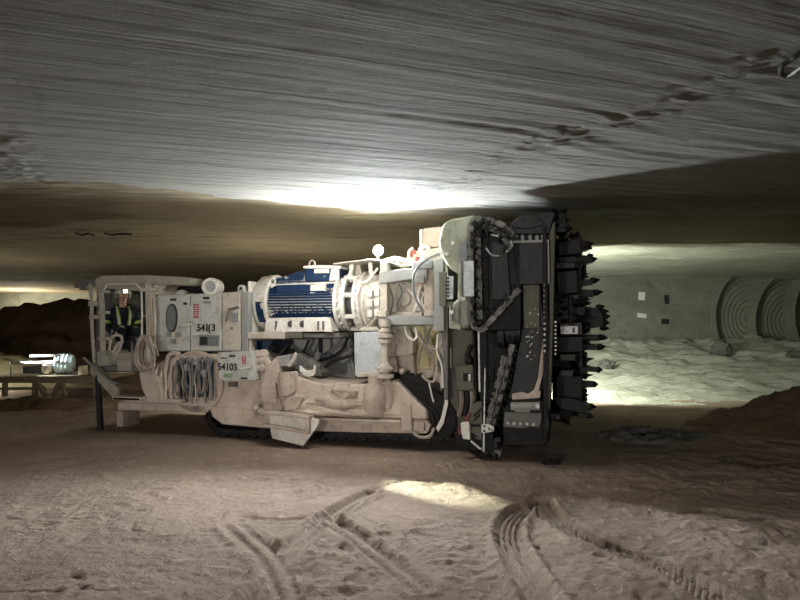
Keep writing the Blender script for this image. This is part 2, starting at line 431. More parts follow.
# the next room starts behind a lip
rl = sstep(.2, 1.6, X); yl_ = 11.62+.03*vnoise(X*1.2, X*0, 88)
zc += rl*(-.10*sstep(10.2, 11.4, Y)*(1-sstep(yl_-.01, yl_+.05, Y))+.10*sstep(yl_-.01, yl_+.05, Y))
zc += rl*sstep(11.8, 12.5, Y)*(.03*fbm(X*.9, Y*3, 89, 4))
ceiling = grid_mesh('ceiling', X, Y, zc, rock_ceiling, True); ceiling['kind'] = 'structure'
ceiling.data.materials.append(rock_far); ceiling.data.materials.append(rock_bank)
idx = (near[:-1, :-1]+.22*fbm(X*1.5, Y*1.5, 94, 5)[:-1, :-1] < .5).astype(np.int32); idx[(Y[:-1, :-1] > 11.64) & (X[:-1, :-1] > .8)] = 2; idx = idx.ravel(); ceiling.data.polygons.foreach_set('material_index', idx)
CX, CY, CZ = cx, cy, zc
def ceil_z(x, y): return float(CZ[np.searchsorted(CY, y), np.searchsorted(CX, x)])

# ---- right back wall: smooth on the left, then bored in overlapping rings
wx = axis([(-1, 5, .25), (5, 24, .05)]); wz = axis([(-.2, .6, .2), (.6, 3.5, .04)])
X, Zw = np.meshgrid(wx, wz)
dep = .05*fbm(X*.7, Zw*1.2, 91, 4)
for (a, b, r_) in ((757, 318, 1.62), (797, 322, 1.62), (838, 316, 1.7), (880, 320, 1.65), (930, 318, 1.7)):
    p = on_y(a, b, 22.3); d = np.hypot(X-p.x, (Zw-p.z)*.82)
    bowl = (1-sstep(r_*.72, r_, d))*.38-.22*(d/r_)**1.0*(d < r_)
    bowl += (d < r_)*.06*np.abs(np.cos(d/r_*math.pi*10))
    dep = np.where(d < r_, bowl, dep)
wall_right = grid_mesh('wall_right', X, 22.4+dep, Zw, rock_pale); wall_right['kind'] = 'structure'
# ---- left back wall, further off, and the pillar side that joins them
wx = axis([(-24, -.9, .3)]); wz = axis([(-.2, 3.7, .15)]); X, Zw = np.meshgrid(wx, wz)
wall_back = grid_mesh('wall_back', X, 31+.12*fbm(X*.5, Zw, 92, 4), Zw, rock_pale); wall_back['kind'] = 'structure'
wy = axis([(22.3, 31.2, .3)]); Yw, Zw = np.meshgrid(wy, wz)
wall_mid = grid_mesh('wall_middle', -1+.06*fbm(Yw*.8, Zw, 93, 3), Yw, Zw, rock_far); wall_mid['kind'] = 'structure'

def lump(c, rx, ry, rz, seed, n=40, amp=.18, freq=1.6):
    """an irregular closed boulder or heap"""
    me = MB(); r0 = random.Random(seed); seg, rings = n, n//2
    me.sphere((0, 0, 0), 1, seg, rings)
    v = np.array(me.v); ph = np.arctan2(v[:, 1], v[:, 0])
    k = 1+amp*(fbm(v[:, 0]*freq+seed, v[:, 1]*freq+v[:, 2]*freq*.7, seed, 4)+.5*fbm(v[:, 2]*freq*2+seed, v[:, 0]*freq*2-v[:, 1]*freq, seed+5, 3))
    v = v*k[:, None]*np.array([rx, ry, rz])+np.array(c)
    me.v = [tuple(a) for a in v]; return me
def heap(name, cx0, cy0, rx, ry, h, mat, seed, label, cat='heap', step=.06, rough=.05, sink=.25):
    xs = np.arange(-1.25, 1.2501, step/rx); ys = np.arange(-1.25, 1.2501, step/ry)
    U, V = np.meshgrid(xs, ys); Xh = cx0+U*rx; Yh = cy0+V*ry
    d = np.hypot(U, V)*(1+.16*fbm(Xh*.9, Yh*.9, seed, 3))
    base = np.array([[floor_z(a, b) for a, b in zip(r1, r2)] for r1, r2 in zip(Xh[::1], Yh[::1])])
    prof = np.clip(1-d, -.3, 1); Zh = base*0+h*(1-np.clip(d, 0, 1.3)**1.6)*np.where(d < 1, 1, 1)
    Zh = np.where(d < 1, h*(1-d**1.5), -(d-1)*.5)
    Zh = Zh+(rough*fbm(Xh*4, Yh*4, seed+3, 4)+rough*.8*np.abs(fbm(Xh*9, Yh*9, seed+4, 3)))*(1-sstep(.85, 1.05, d))
    Zh = np.maximum(Zh, -sink)+base.min()*0+floor_z(cx0, cy0)*0
    Zh = Zh+np.median(base)*0
    o = grid_mesh(name, Xh, Yh, Zh, mat); tag(o, label, cat, None, 'stuff'); return o
heap('muck_heap', 6.95, 10.0, 2.05, 1.2, .62, rock_brown, 101, 'low brown heap of broken muck at the right edge of the floor')
heap('rubble_spill', 3.75, 9.1, .78, .55, .08, rock_grey, 105, 'patch of dark grey rubble at the foot of the brown heap', 'rubble', .03, .05)
heap('muck_mound', -13.1, 24.2, 7.9, 3.9, 2.62, rock_brown, 109, 'tall dark brown mound of muck behind the cab at far left', 'heap', .22, .13)
heap('salt_bank', -12.6, 17.2, 3.4, 1.4, 1.1, rock('yellow_salt', (.42, .37, .25), (.36, .31, .2), (.3, .25, .16), 1., None, .7, 20), 113, 'pale yellowish bank of salt behind the steel skid at the left edge', 'bank', .12, .08)
heap('dirt_ridge', -7.4, 12.2, 1.25, .5, .2, rock_brown, 117, 'small dark dirt ridge on the floor behind the cab leg', 'ridge', .05, .03)

def rock_thing(name, px, py, Y, rx, ry, rz, seed, label, m):
    p = on_y(px, py, Y); zz = floor_z(p.x, p.y)
    o = lump((0, 0, rz*.7), rx, ry, rz, seed, 24, .28, 1.9).build(name, m, None, 0, True)
    o.location = (p.x, p.y, zz-.02); tag(o, label, 'rock'); return o
p = on_z(550, 463)
rock_thing('rock', 550, 463, p.y, .12, .06, .045, 201, 'flat black lump of rock lying in front of the cutter bucket', rock('black_rock', (.02, .02, .018), (.015, .015, .014), (.03, .028, .025), 2., None, 1., 22.))
p = on_z(484, 459)
for (a, b, s, sd, lb) in ((470, 456, .045, 203, 'small brown stone under the front foot of the machine'), (477, 459, .03, 204, 'smallest stone in front of the lower cutting chain')):
    p = on_z(a, b); rock_thing('rock', a, b, p.y, s*1.3, s, s*.8, sd, lb, rock_floor)
rock_thing('rock', 721, 351, 19.6, .34, .25, .30, 207, 'dark angular block of rock below the bored rings of the right wall', rock_grey)
rock_thing('rock', 606, 358, 17.6, .26, .2, .15, 208, 'dark wedge of rock on the pale bank beside the cutter picks', rock_grey)
rock_thing('rock', 796, 363, 18.5, .3, .2, .12, 209, 'dark slab of rock on the pale bank at the right edge', rock_grey)

# plates and sheets fixed to the right wall
def wall_sheet(name, px, py, w, h, m, label, tilt, cat):
    p = on_y(px, py, 22.30)
    mb = MB(); mb.box(-w/2, w/2, -.012, .012, -h/2, h/2)
    o = mb.build(name, m, None, .004)
    i = np.searchsorted(wx_r, p.x); j = np.searchsorted(wz_r, p.z)
    o.location = (p.x, 22.4+float(dep_r[j-1:j+2, i-1:i+2].min())-.03, p.z); o.rotation_euler = (R(2), tilt, 0); tag(o, label, cat)
    return o
wx_r = axis([(-1, 5, .25), (5, 24, .05)]); wz_r = axis([(-.2, .6, .2), (.6, 3.5, .04)]); dep_r = dep
wall_sheet('paper_sheet', 642.5, 296, .24, .30, 'lwhite', 'pale sheet hung high on the right back wall', R(4), 'sheet')
wall_sheet('wall_plate', 667.5, 299.5, .17, .34, 'lblack', 'upright black plate on the right back wall beside the pale sheet', R(-6), 'plate')
wall_sheet('paper_sheet', 643, 315.5, .34, .16, 'lwhite', 'pale crumpled strip on the right back wall below the pale sheet', R(8), 'sheet')
wall_sheet('wall_plate', 666, 321.5, .27, .18, 'lblack', 'square black plate on the right back wall below the upright one', R(2), 'plate')

# wires left hanging from the ceiling
def wire(name, pts, label, r_=.012):
    mb = MB(); mb.tube(pts, r_, 6); o = mb.build(name, 'wire', None, 0, True); tag(o, label, 'wire')
pz = 2.97
wp = [(800, 53), (790, 60), (782, 66), (781, 73), (787, 76), (796, 72), (804, 66)]
wire('wire_loop', [on_z(806, 50, pz+.05)]+[on_z(a, b, pz-.02-.010*i) for i, (a, b) in enumerate(wp)], 'black loop of wire hanging from the ceiling at top right', .013)
for nm, xs, lb in (('wire_scrap', [(76, 233), (82, 235), (88, 233.6), (94, 235.5)], 'short dark wire scrap on the ceiling above the cab, left one'),
                   ('wire_scrap', [(105, 233.5), (112, 235), (121, 234), (132, 234.5)], 'longer dark wire scrap on the ceiling above the cab, right one')):
    wire(nm, [on_z(a, b, 3.26) for a, b in xs], lb, .02)
# ================================================================== the borer miner
miner = empty('boring_machine', (OX, OY, 0), TH)
tag(miner, 'long dust-covered white boring machine with a blue motor and black cutter head', 'mining machine')
def tubeq(mb, pts, r_, yl, seg=7, smooth=True):
    return mb.tube([q3(*p, yl) if len(p) == 2 else q3(*p) for p in pts], r_, seg, smooth)
def bolts(mb, pts, yl, r_=.016, h=.014):
    for a, b in pts:
        x, z = q(a, b, yl); mb.cyl((x, yl+.004, z), (x, yl-h, z), r_, seg=6)
    return mb
def part(name, mb, m, parent=None, bev=.008, smooth=False, label=None):
    o = mb.build(name, m, parent or miner, bev, smooth)
    if label: o['label'] = label
    return o
def pbox(name, m, x0, y0, x1, y1, a, b, parent=None, bev=.008, label=None):
    return part(name, MB().pb(x0, y0, x1, y1, a, b), m, parent, bev, False, label)
def ppoly(name, m, pts, a, b, parent=None, bev=.008, label=None, taper=0.):
    return part(name, MB().pp(pts, a, b, taper), m, parent, bev, False, label)

# ---------------------------------------------------------------- operator cab
o = MB(); o.pp([(95, 279), (101, 275.5), (146, 275), (151, 275.2), (151, 283), (104, 283.5), (99, 288), (95, 286)], -.10, 1.3); o.pp([(144, 275), (187, 277), (190, 279), (190, 283.5), (188, 285.5), (152, 284.5), (144, 283)], -.12, .25)
cab_roof = part('cab_roof', o, 'cabgrey', None, .009)
o = MB(); o.pp([(152, 284.5), (167, 284.8), (162, 291), (162, 294.5), (155, 294.5), (155, 291)], .0, .3); part('roof_bracket', o, 'cream')
o = MB(); o.tube([q3(100, 286, -.02), q3(102, 310, -.02), q3(102.5, 340, -.02), q3(104, 366, -.02)], .042, 10)
for y_ in (290, 311, 337, 352): o.pb(97.5, y_, 106, y_+3, -.06, .03)
part('cab_post', o, 'cabgrey', None, .006)
o = MB(); o.tube([q3(90, 284, -.05), q3(91.5, 300, -.05), q3(92, 326, -.05), q3(95, 372, -.05)], .028, 8); o.pb(88, 301, 94, 306, -.09, 0); o.pb(89, 315, 95, 319, -.09, 0)
part('grab_rail', o, 'cabgrey', None, .004)
o = MB(); o.pp([(144.5, 278), (151.5, 278), (153, 352), (146.5, 352)], -.06, .03); o.pb(139, 288, 156, 291.5, -.09, -.05)
part('cab_post', o, 'cream', None, .012)
for xx, nm in ((113, 0), (146, 1)):
    o = MB(); o.pb(xx, 286, xx+5, 366, 1.38, 1.48); part('rear_cab_post', o, 'grey')
o = MB(); tubeq(o, [(104, 290), (107, 284.2), (136, 283.6), (141.5, 290), (142, 312), (142, 336)], .014, -.06, 6, False); part('door_frame', o, 'white', None, 0, True)
o = MB(); o.pb(97, 280, 152, 370, 1.30, 1.34); part('cab_back_panel', o, 'dgrey')
o = MB(); tubeq(o, [(97, 317), (146, 316)], .022, 1.24, 8, False); part('cab_rail', o, 'cream', None, 0, True)
o = MB(); o.pb(101, 366, 152, 372, 0, 1.5); part('cab_floor', o, 'dgrey')
o = MB(); o.pb(113, 336, 134, 341, .50, 1.0); part('seat', o, 'rubber', None, .03)
o = MB(); o.pp([(112, 305), (126, 303), (130, 338), (114, 338)], 1.02, 1.12); part('seat_backrest', o, 'rubber', None, .03)
o = MB(); o.pb(119, 342, 130, 364, .85, 1.1); part('seat_pedestal', o, 'rubber')
# levers and the control bracket beside the operator
con = part('control_console', MB().pp([(106, 344), (112, 343), (113, 364), (106, 365)], .16, .34), 'black')
for a, b, c, d in ((108, 345, 106.5, 332), (110, 344, 112, 331), (111.5, 345, 116, 333)):
    o = MB(); o.cyl(q3(a, b, .2), q3(c, d, .17), .010, seg=8); o.sphere(q3(c, d, .17), .02, 10, 6); part('lever', o, 'cabgrey', con, 0, True)
o = MB(); tubeq(o, [(109, 351), (111, 339), (117, 335), (122, 338), (120, 348), (116, 354)], .022, .1, 7); tubeq(o, [(112, 354), (118, 344), (123, 342)], .02, .1, 7); part('lever_bracket', o, 'cream', con, 0, True)
# lower cab front
o = MB(); o.pp([(117, 353), (131, 353), (131, 371), (117, 371)], -.02, .3); o.pb(118, 358, 130, 360, -.035, 0); part('valve_box', o, 'cabgrey')
o = MB(); o.pp([(90, 365), (96, 365), (118, 389), (117, 397), (112, 397), (90, 373)], -.10, -.04); part('boarding_arm', o, 'cabgrey')
o = MB(); tubeq(o, [(84, 358), (96, 369), (110, 381), (118, 384)], .022, -.14); part('hose', o, 'hosed', None, 0, True)
o = MB(); o.pp([(96, 352), (103, 350), (108, 356), (109, 366), (97, 366)], -.04, .5); part('cab_fender', o, 'cabgrey', None, .02)
o = MB(); o.pp([(94.5, 375), (97.5, 375), (101, 430.5), (97, 431)], -.10, -.03); part('stand_leg', o, plain('blue_black_paint', (.012, .015, .025), .6), None, .006)
o = MB(); o.pb(112, 396.5, 140, 401, -.25, .35)
step = part('step_plate', o, 'tan'); o = MB(); o.pb(113, 397.5, 139, 400.5, -.262, -.25); bolts(o, [(119, 399), (126, 399), (133, 399)], -.262, .01); part('tread_strip', o, 'black', step, .003)
# left bracket with beacon
o = MB(); o.pp([(80, 280), (84, 279), (96, 281), (96, 285), (86, 285), (84, 290), (79, 290)], .0, .12); o.cyl(q3(78, 284, .06), q3(77.5, 288, .06), .05, seg=10); part('mirror_bracket', o, 'dgrey', None, .01)

# ---------------------------------------------------------------- rear deck and underframe
o = MB(); o.pp([(118, 401), (150, 398), (150, 366), (176, 355), (212, 352), (262, 352), (268, 392), (266, 412), (262, 416), (209, 410), (206, 413), (118, 409)], .0, 2.4)
part('rear_body', o, 'hull', None, .03)
o = MB(); o.pp([(117, 402), (206, 405), (207, 413), (118, 410)], -.02, .2); part('underframe_skirt', o, 'tan', None, .015)
o = MB(); o.pb(117, 411, 127, 427, .5, .8); part('jack_leg', o, 'tan')
# scoop shaped guard under the coiled hose
o = MB(); o.pp([(138, 372), (152, 370), (160, 380), (163, 402), (147, 402), (141, 388)], -.14, .14); part('hose_guard', o, 'tan', None, .03)
o = MB(); o.pb(139, 398, 181, 404, -.16, .1); part('running_board', o, 'tan', None, .012)
for k, xx in enumerate((157, 161.5, 166, 171)):
    o = MB(); tubeq(o, [(xx+1, 366), (xx-.3, 376), (xx+.6, 386), (xx, 394), (xx+1, 401)], .024, -.06-.01*(k % 2)); part('hose', o, 'hull', None, 0, True)
# round reel panel with the bundle of hoses in front of it
x, z = q(197, 382, .0)
o = MB(); o.lathe((x, .03, z), (0, -1, 0), [(0, .47), (.08, .47), (.08, .445), (.05, .44), (.05, .05)], 40); part('reel_panel', o, 'hull', None, 0, True)
rr = random.Random(3)
o = MB(); o.pb(178, 361, 213, 398, -.03, .02); part('hose_gap_shade', o, 'dgrey', None, .01)  # dark plate that paints the shade in the gaps between hoses
for k in range(26):
    xx = 177+k*1.36+rr.uniform(-.8, .8); b0 = 357+rr.uniform(-1, 7); b1 = 397+rr.uniform(-10, 7); w = rr.uniform(-1.6, 1.6)
    o = MB(); tubeq(o, [(xx+rr.uniform(-2, 2), b0), (xx+w, b0+9), (xx-w*.5, (b0+b1)/2), (xx+w*.6+rr.uniform(-2, 2), b1-7), (xx+rr.uniform(-2, 2), b1)], rr.uniform(.008, .019), rr.uniform(-.13, -.05))
    part('hose', o, ('hosed', 'hose', 'hosed', 'rubber', 'tan')[k % 5], None, 0, True)
for k in range(7):
    a, b = 179+k*4.6, 358+(k % 3)*6; o = MB(); o.pb(a, b, a+2.6, b+7, -.16, -.07); part('hose_fitting', o, ('hosed', 'grey')[k % 2], None, .006)
o = MB(); tubeq(o, [(165, 372), (168, 357), (175, 353), (180, 355)], .035, -.06); part('hose', o, 'tan', None, 0, True)

# ---------------------------------------------------------------- electrical cabinet
o = MB(); o.pp([(158, 295), (220, 293), (246, 291), (247, 299), (247, 351), (158, 351.5), (155, 345), (153, 301)], .02, .8); bolts(o, [(246, 296), (246, 345)], .02)
cab = part('electrical_cabinet', o, 'cabinet', None, .02)
d1 = part('cabinet_door', MB().pp([(159, 296), (189.5, 295), (189.5, 350.5), (160, 351)], -.03, .03), 'cabinet', None, .012)
x, z = q(172, 318, -.03)
def oval(rx, rz, y0, y1, x, z, n=28):
    return [(x+rx*math.cos(2*math.pi*k/n)*(abs(math.cos(2*math.pi*k/n))**-.25 if abs(math.cos(2*math.pi*k/n)) > .05 else 1), z+rz*math.sin(2*math.pi*k/n)) for k in range(n)]
o = MB(); o.prism(oval(.100, .215, 0, 0, x, z), -.045, -.02); wf = part('door_window_frame', o, 'lblack', d1, .004)
o = MB(); o.prism(oval(.078, .192, 0, 0, x, z), -.052, -.03); part('window_pane', o, 'glass', d1, 0)
d2 = part('cabinet_panel', MB().pp([(190.5, 295), (221, 294), (221, 350.5), (190.5, 350.5)], -.025, .03), 'cabinet', None, .012)
d3 = part('cabinet_panel', MB().pp([(222, 294), (240, 292.5), (240.5, 350), (222, 350.5)], -.02, .03), 'cream', None, .012)
def label_box(a, b, w, h, yl, m, parent, name='label_plate', d=.008):
    mb = MB(); mb.pb(a-w/2, b-h/2, a+w/2, b+h/2, yl-d, yl+.006); return part(name, mb, m, parent, 0)
for a, b, w, h, m, pr in ((173, 299.6, 6, 2.2, 'lblack', d1), (185, 303.6, 3.6, 2.4, 'lblack', d1), (206, 298, 6.2, 2.2, 'lblack', d2), (206.5, 302.3, 7, 2, 'lgrey', d2),
                          (234.5, 317.5, 5.6, 9.5, 'lgrey', d3), (231.5, 328, 1.6, 1.6, 'lblack', d3), (231, 336, 6, 1, 'tan', d3), (209, 340.6, 20, 11.5, 'lgrey', d2)):
    label_box(a, b, w, h, -.03, m, pr)
for a, b in ((203.5, 340.8), (213, 340.8)): label_box(a, b, 7 if a < 205 else 10, 8.5, -.04, 'glass' if a > 205 else 'lblack', d2)
for i in range(4):                                            # little printed lines of the data plate
    label_box(213, 338+i*1.7, 8, .5, -.048, 'lgrey', d2, 'printed_line', .003)
rl_ = label_box(196, 311, 4.2, 14, -.03, 'red', d2, 'red_label')
for i in range(5): label_box(196, 306+i*2.3, 2.8, .8, -.04, 'lwhite', d2, 'printed_line', .003)
for i in range(3):
    for j in range(2): label_box(168.5+i*5, 334.5+j*7, 3.8, 5.2, -.03, ('lgrey', 'cream')[(i+j) % 2], d1, 'button_plate', .02)
def handle(pts, yl, parent, r_=.018, m='steel'):
    mb = MB(); mb.tube([q3(*pts[0], yl+.06)]+[q3(*p, yl) for p in pts]+[q3(*pts[-1], yl+.06)], r_, 8, False)
    return part('handle', mb, m, parent, 0, True)
o = MB(); o.sphere(q3(184, 325, -.06), .045, 12, 8, (1.3, .7, .8)); o.cyl(q3(184, 325, -.08), q3(192, 324, -.09), .022, seg=10); part('handle', o, 'white', d1, 0, True)
handle([(192.5, 334.5), (204, 333.5)], -.08, d2, .022, 'white')
o = MB(); o.pb(189, 306, 192, 321, -.06, -.01); part('hinge_cover', o, 'cabinet', d2, .006)
handle([(226, 321), (229, 309), (238, 307)], -.09, d3, .016, 'dgrey')
for s_, xo in (('541', 203.0), ('(', 209.4), ('3', 213.6)):
    face_text(s_, .148, xo, 328, -.03, d2, 'lblack', .92)
o = MB(); x, z = q(240, 288.3, .0); o.cyl((x, .02, z), (x, .10, z), .055, seg=20); o.prism([(x-.05, z-.12), (x+.05, z-.12), (x+.055, z), (x-.055, z)], .02, .10)
lug = part('lifting_lug', o, 'cabinet', None, .006); o = MB(); o.cyl((x, .015, z), (x, .105, z), .022, seg=14); part('lug_hole', o, 'lblack', lug, 0)
o = MB(); o.pb(242.5, 292, 247.5, 352, -.03, .1); part('side_gusset', o, 'grey', None, .006)
o = MB(); o.pb(158, 351.5, 248, 354.5, .0, 1.3); part('cabinet_base', o, 'black')
# things lying on the cabinet
x, z = q(219.5, 288, .35)
o = MB(); o.lathe((x, .25, z), (.25, -1, .0), [(0, .13), (.2, .14), (.26, .125), (.26, .085), (.1, .08)], 24, False); part('air_intake', o, 'white', None, 0, True)
o = MB(); o.lathe((x+.05, .05, z), (.25, -1, 0), [(0, .08), (.02, .08)], 20); part('intake_filter', o, 'lgrey', None, 0)
o = MB(); o.tube([q3(213, 287.5, .35), q3(205, 288, .45), q3(197, 291, .5)], .07, 12); part('intake_pipe', o, 'rubber', None, 0, True)
for k in range(4):
    o = MB(); tubeq(o, [(168, 291-k), (180, 287+k), (192, 289-k), (206, 294-k*1.5)], .05, .5+.1*k); part('hose', o, 'rubber', None, 0, True)
o = MB(); o.sphere(q3(174, 294, .4), .11, 12, 8, (1.4, 1, .6)); o.sphere(q3(182, 293.5, .35), .08, 12, 8, (1.2, 1, .8)); part('rag_bundle', o, 'white', None, 0, True)
o = MB(); tubeq(o, [(148, 294), (149.5, 318), (150, 340), (152, 352), (154, 366)], .022, -.08); part('hose', o, 'hosel', None, 0, True)
o = MB(); tubeq(o, [(154, 298), (155, 320), (155, 340), (158, 356)], .018, -.05); part('hose', o, 'cream', None, 0, True)

# ---------------------------------------------------------------- small control box
bx = part('control_box', MB().pp([(217.5, 352.5), (253, 350.5), (255, 380.5), (218.5, 381)], -.16, .18), 'cabinet', None, .014)
face_text('54103', .14, 227.5, 367.2, -.16, bx, 'lblack', .92)
for a, b, w, h, m in ((224, 358, 7, 1.2, 'lblack'), (232, 356, 6, 2.2, 'lblack'), (244, 378.3, 6.5, 2, 'lblack'), (228, 375.6, 9, 4.4, 'lgreen'), (244, 360, 3.8, 8, 'red')):
    label_box(a, b, w, h, -.16, m, bx, 'red_label' if m == 'red' else 'label_plate')
for i in range(3): label_box(244, 357.5+i*2.4, 2.4, .7, -.17, 'lwhite', bx, 'printed_line', .003)
handle([(239.5, 368), (244, 369), (251, 367)], -.22, bx, .016, 'white')
for a, b in ((219.5, 354), (219.8, 379)): 
    o = MB(); o.pb(a-1.5, b-1.5, a+1, b+1.5, -.19, -.15); part('box_latch', o, 'tan', bx, .004)
for b in (352, 358, 365):
    o = MB(); o.cyl(q3(252, b+3, -.05), q3(268, b+2, -.02), .055, seg=14); o.cyl(q3(262, b+2.6, -.03), q3(266, b+2.3, -.03), .075, seg=14); part('cable_gland', o, 'tan', bx, 0, True)
o = MB(); tubeq(o, [(262, 357), (268, 362), (268, 372), (264, 380)], .05, -.04); part('hose', o, 'tan', None, 0, True)
o = MB(); o.pb(228, 382, 236, 387, -.05, .15); part('box_mount', o, 'dgrey')

# ---------------------------------------------------------------- hull side and its brackets
HULL = [(262, 392), (268, 378), (278, 374), (294, 375.5), (304, 379.5), (317, 383), (340, 384), (364, 384), (384, 382), (394, 380.5), (398, 382), (411, 396), (426, 410), (427, 420), (262, 412)]
hull = part('hull_side', MB().pp(HULL, -.10, .75), 'hull', None, .03)
LOW = [(209, 406), (262, 411), (427, 420), (431, 425), (427, 434), (350, 432.5), (300, 431), (262, 428), (222, 424.5), (212, 417)]
low = part('track_guard', MB().pp(LOW, -.04, .70), 'hull', None, .02)
o = MB(); o.pp([(318, 417.5), (400, 420.5), (400, 423.5), (318, 420.5)], -.15, -.04); part('guard_ledge', o, 'hull', low, .012)
o = MB(); o.pp([(400, 396), (410.5, 404), (412, 431), (401, 432)], -.13, .1); part('guard_plate', o, 'tan', None, .015)
o = MB(); o.pb(413, 422, 424, 432, -.09, .1); bolts(o, [(417, 430.5), (421, 430.5)], -.09, .02); part('guard_end_block', o, 'tan', None, .012)
o = MB(); bolts(o, [(341, 426), (362, 427), (368, 427), (385, 428)], -.04, .02); o.pb(361, 424.5, 371, 431, -.06, 0); part('guard_bolts', o, 'tan', None, .004)
for sd, (a, b, w, h, dp) in enumerate(((345, 392, .20, .11, .09), (338, 402, .3, .10, .09), (300, 404, .28, .12, .1), (318, 411, .5, .07, .1), (360, 413, .55, .06, .08), (285, 414, .3, .06, .09))):
    x, z = q(a, b, -.12); o = lump((x, -.09, z), w, dp, h, 300+sd, 28, .25, 1.5); part('caked_dust', o, 'tan' if sd != 3 else 'hull', hull, 0, True)
o = MB(); o.pp([(331, 388), (345, 385), (350, 388), (349, 396), (342, 402), (336, 408), (333, 400), (338, 397)], -.16, -.08); part('torn_plate', o, 'hull', hull, .02)
o = MB(); o.pp([(260, 384), (275.5, 383), (277, 403), (261, 402)], -.16, .1); part('bracket_block', o, 'tan', None, .012)
o = MB(); o.pp([(266, 366), (276, 358), (280, 384), (262, 385)], -.12, .1); part('bracket_arm', o, 'tan', None, .012)
o = MB(); o.cyl(q3(285, 372, -.16), q3(287, 395, -.16), .10, seg=20); o.pb(279, 374, 283, 395, -.2, -.06); o.pb(290, 372, 293.5, 393, -.2, -.05); part('hydraulic_cylinder', o, 'tan', None, .008)
o = MB(); o.pp([(283, 400), (288, 396.5), (301, 395), (302.5, 399), (298, 409), (284, 411.5)], -.22, 0); part('ram_block', o, 'tan', None, .02)
o = MB(); o.pp([(263, 402), (279, 397), (283, 411), (266, 411)], -.14, .0); part('bracket_foot', o, 'tan', None, .015)
# scraper blade hung low on the hull
sb = part('scraper_blade', MB().pp([(269, 413), (309, 417), (319, 420), (317.5, 426), (303, 446), (272, 438.5), (270, 429)], -.30, -.24), 'white', None, .008)
o = MB(); o.pp([(264, 413.5), (308, 418), (308, 433), (264, 425.5)], -.24, -.14); part('blade_arm', o, 'tan', sb, .012)
o = MB(); o.pp([(264, 411), (309, 416.5), (309, 419.5), (264, 414.5)], -.38, -.22); part('blade_top_bar', o, 'tan', sb, .012)
o = MB(); o.pp([(264, 424), (308, 431.5), (308, 434.5), (264, 427.5)], -.38, -.30); o.pb(305, 419, 308.5, 433, -.38, -.30); part('blade_rib', o, 'tan', sb, .008)
o = MB(); o.sphere(q3(255.5, 408, -.16), .055, 14, 9); o.cyl(q3(256, 409, -.12), q3(265, 414, -.12), .05, seg=12); o.pb(253.5, 414, 265, 425, -.14, .0); part('blade_pivot', o, 'tan', sb, .008)

# ---------------------------------------------------------------- machine core behind, hoses in the gap
o = MB(); o.pp([(246, 338), (352, 336), (356, 390), (440, 388), (440, 425), (256, 420)], .95, 2.3); part('core_wall', o, 'grey', None, .02)
o = MB(); o.box(q(250, 400, .75)[0], q(430, 400, .75)[0], .72, 2.3, .35, q(300, 388, .75)[1]); part('core_floor', o, 'dgrey')
for pts, r_, yl, m in (([(352, 333), (345, 342), (330, 352), (318, 358)], .022, .55, 'hosed'), ([(349, 335), (342, 350), (330, 358), (318, 361)], .022, .5, 'rubber'),
                       ([(353, 355), (335, 361), (322, 369)], .024, .45, 'rubber'), ([(320, 334), (321, 345), (320, 356)], .03, .6, 'rubber'),
                       ([(309, 340), (305, 349), (301, 356)], .02, .6, 'rubber'), ([(348, 334), (349, 350), (354, 372)], .012, .5, 'hosed'), ([(346, 334), (336, 346), (326, 353)], .016, .6, 'hosed')):
    o = MB(); tubeq(o, pts, r_, yl); part('hose', o, m, None, 0, True)
o = MB(); o.pp([(291, 355), (298, 353), (306, 358), (314, 364), (322, 373), (321, 377), (300, 374), (294, 366)], .2, .5); o.cyl(q3(316, 360, .3), q3(319, 352, .3), .05, seg=14); o.cyl(q3(308, 362, .25), q3(319, 369, .3), .085, seg=14); part('hydraulic_pump', o, 'dgrey', None, .02)
o = MB(); o.pp([(275, 357), (290, 354), (290, 366), (276, 367)], -.05, .3); part('valve_block', o, 'grey', None, .012)
for pts in ([(268, 372), (272, 365), (276, 360)], [(289, 366), (294, 359), (296, 353)]):
    o = MB(); tubeq(o, pts, .03, -.1); part('valve_bracket', o, 'cream', None, 0, True)
for k in range(3):
    o = MB(); tubeq(o, [(300, 366+k*2), (306, 371+k*2), (314, 370+k*2), (314.5, 365)], .014, .02-.02*k); part('hose', o, 'white', None, 0, True)
o = MB(); o.tube([q3(270, 345, .3), q3(280, 352, .35), q3(294, 352, .4)], .045, 10); o.tube([q3(279, 355, .2), q3(288, 345, .25), q3(292, 340, .3)], .03, 8); part('hose', o, 'rubber', None, 0, True)
o = MB(); o.pb(255, 340, 272, 358, .3, .9); part('pump_housing', o, 'bluemot', None, .02)

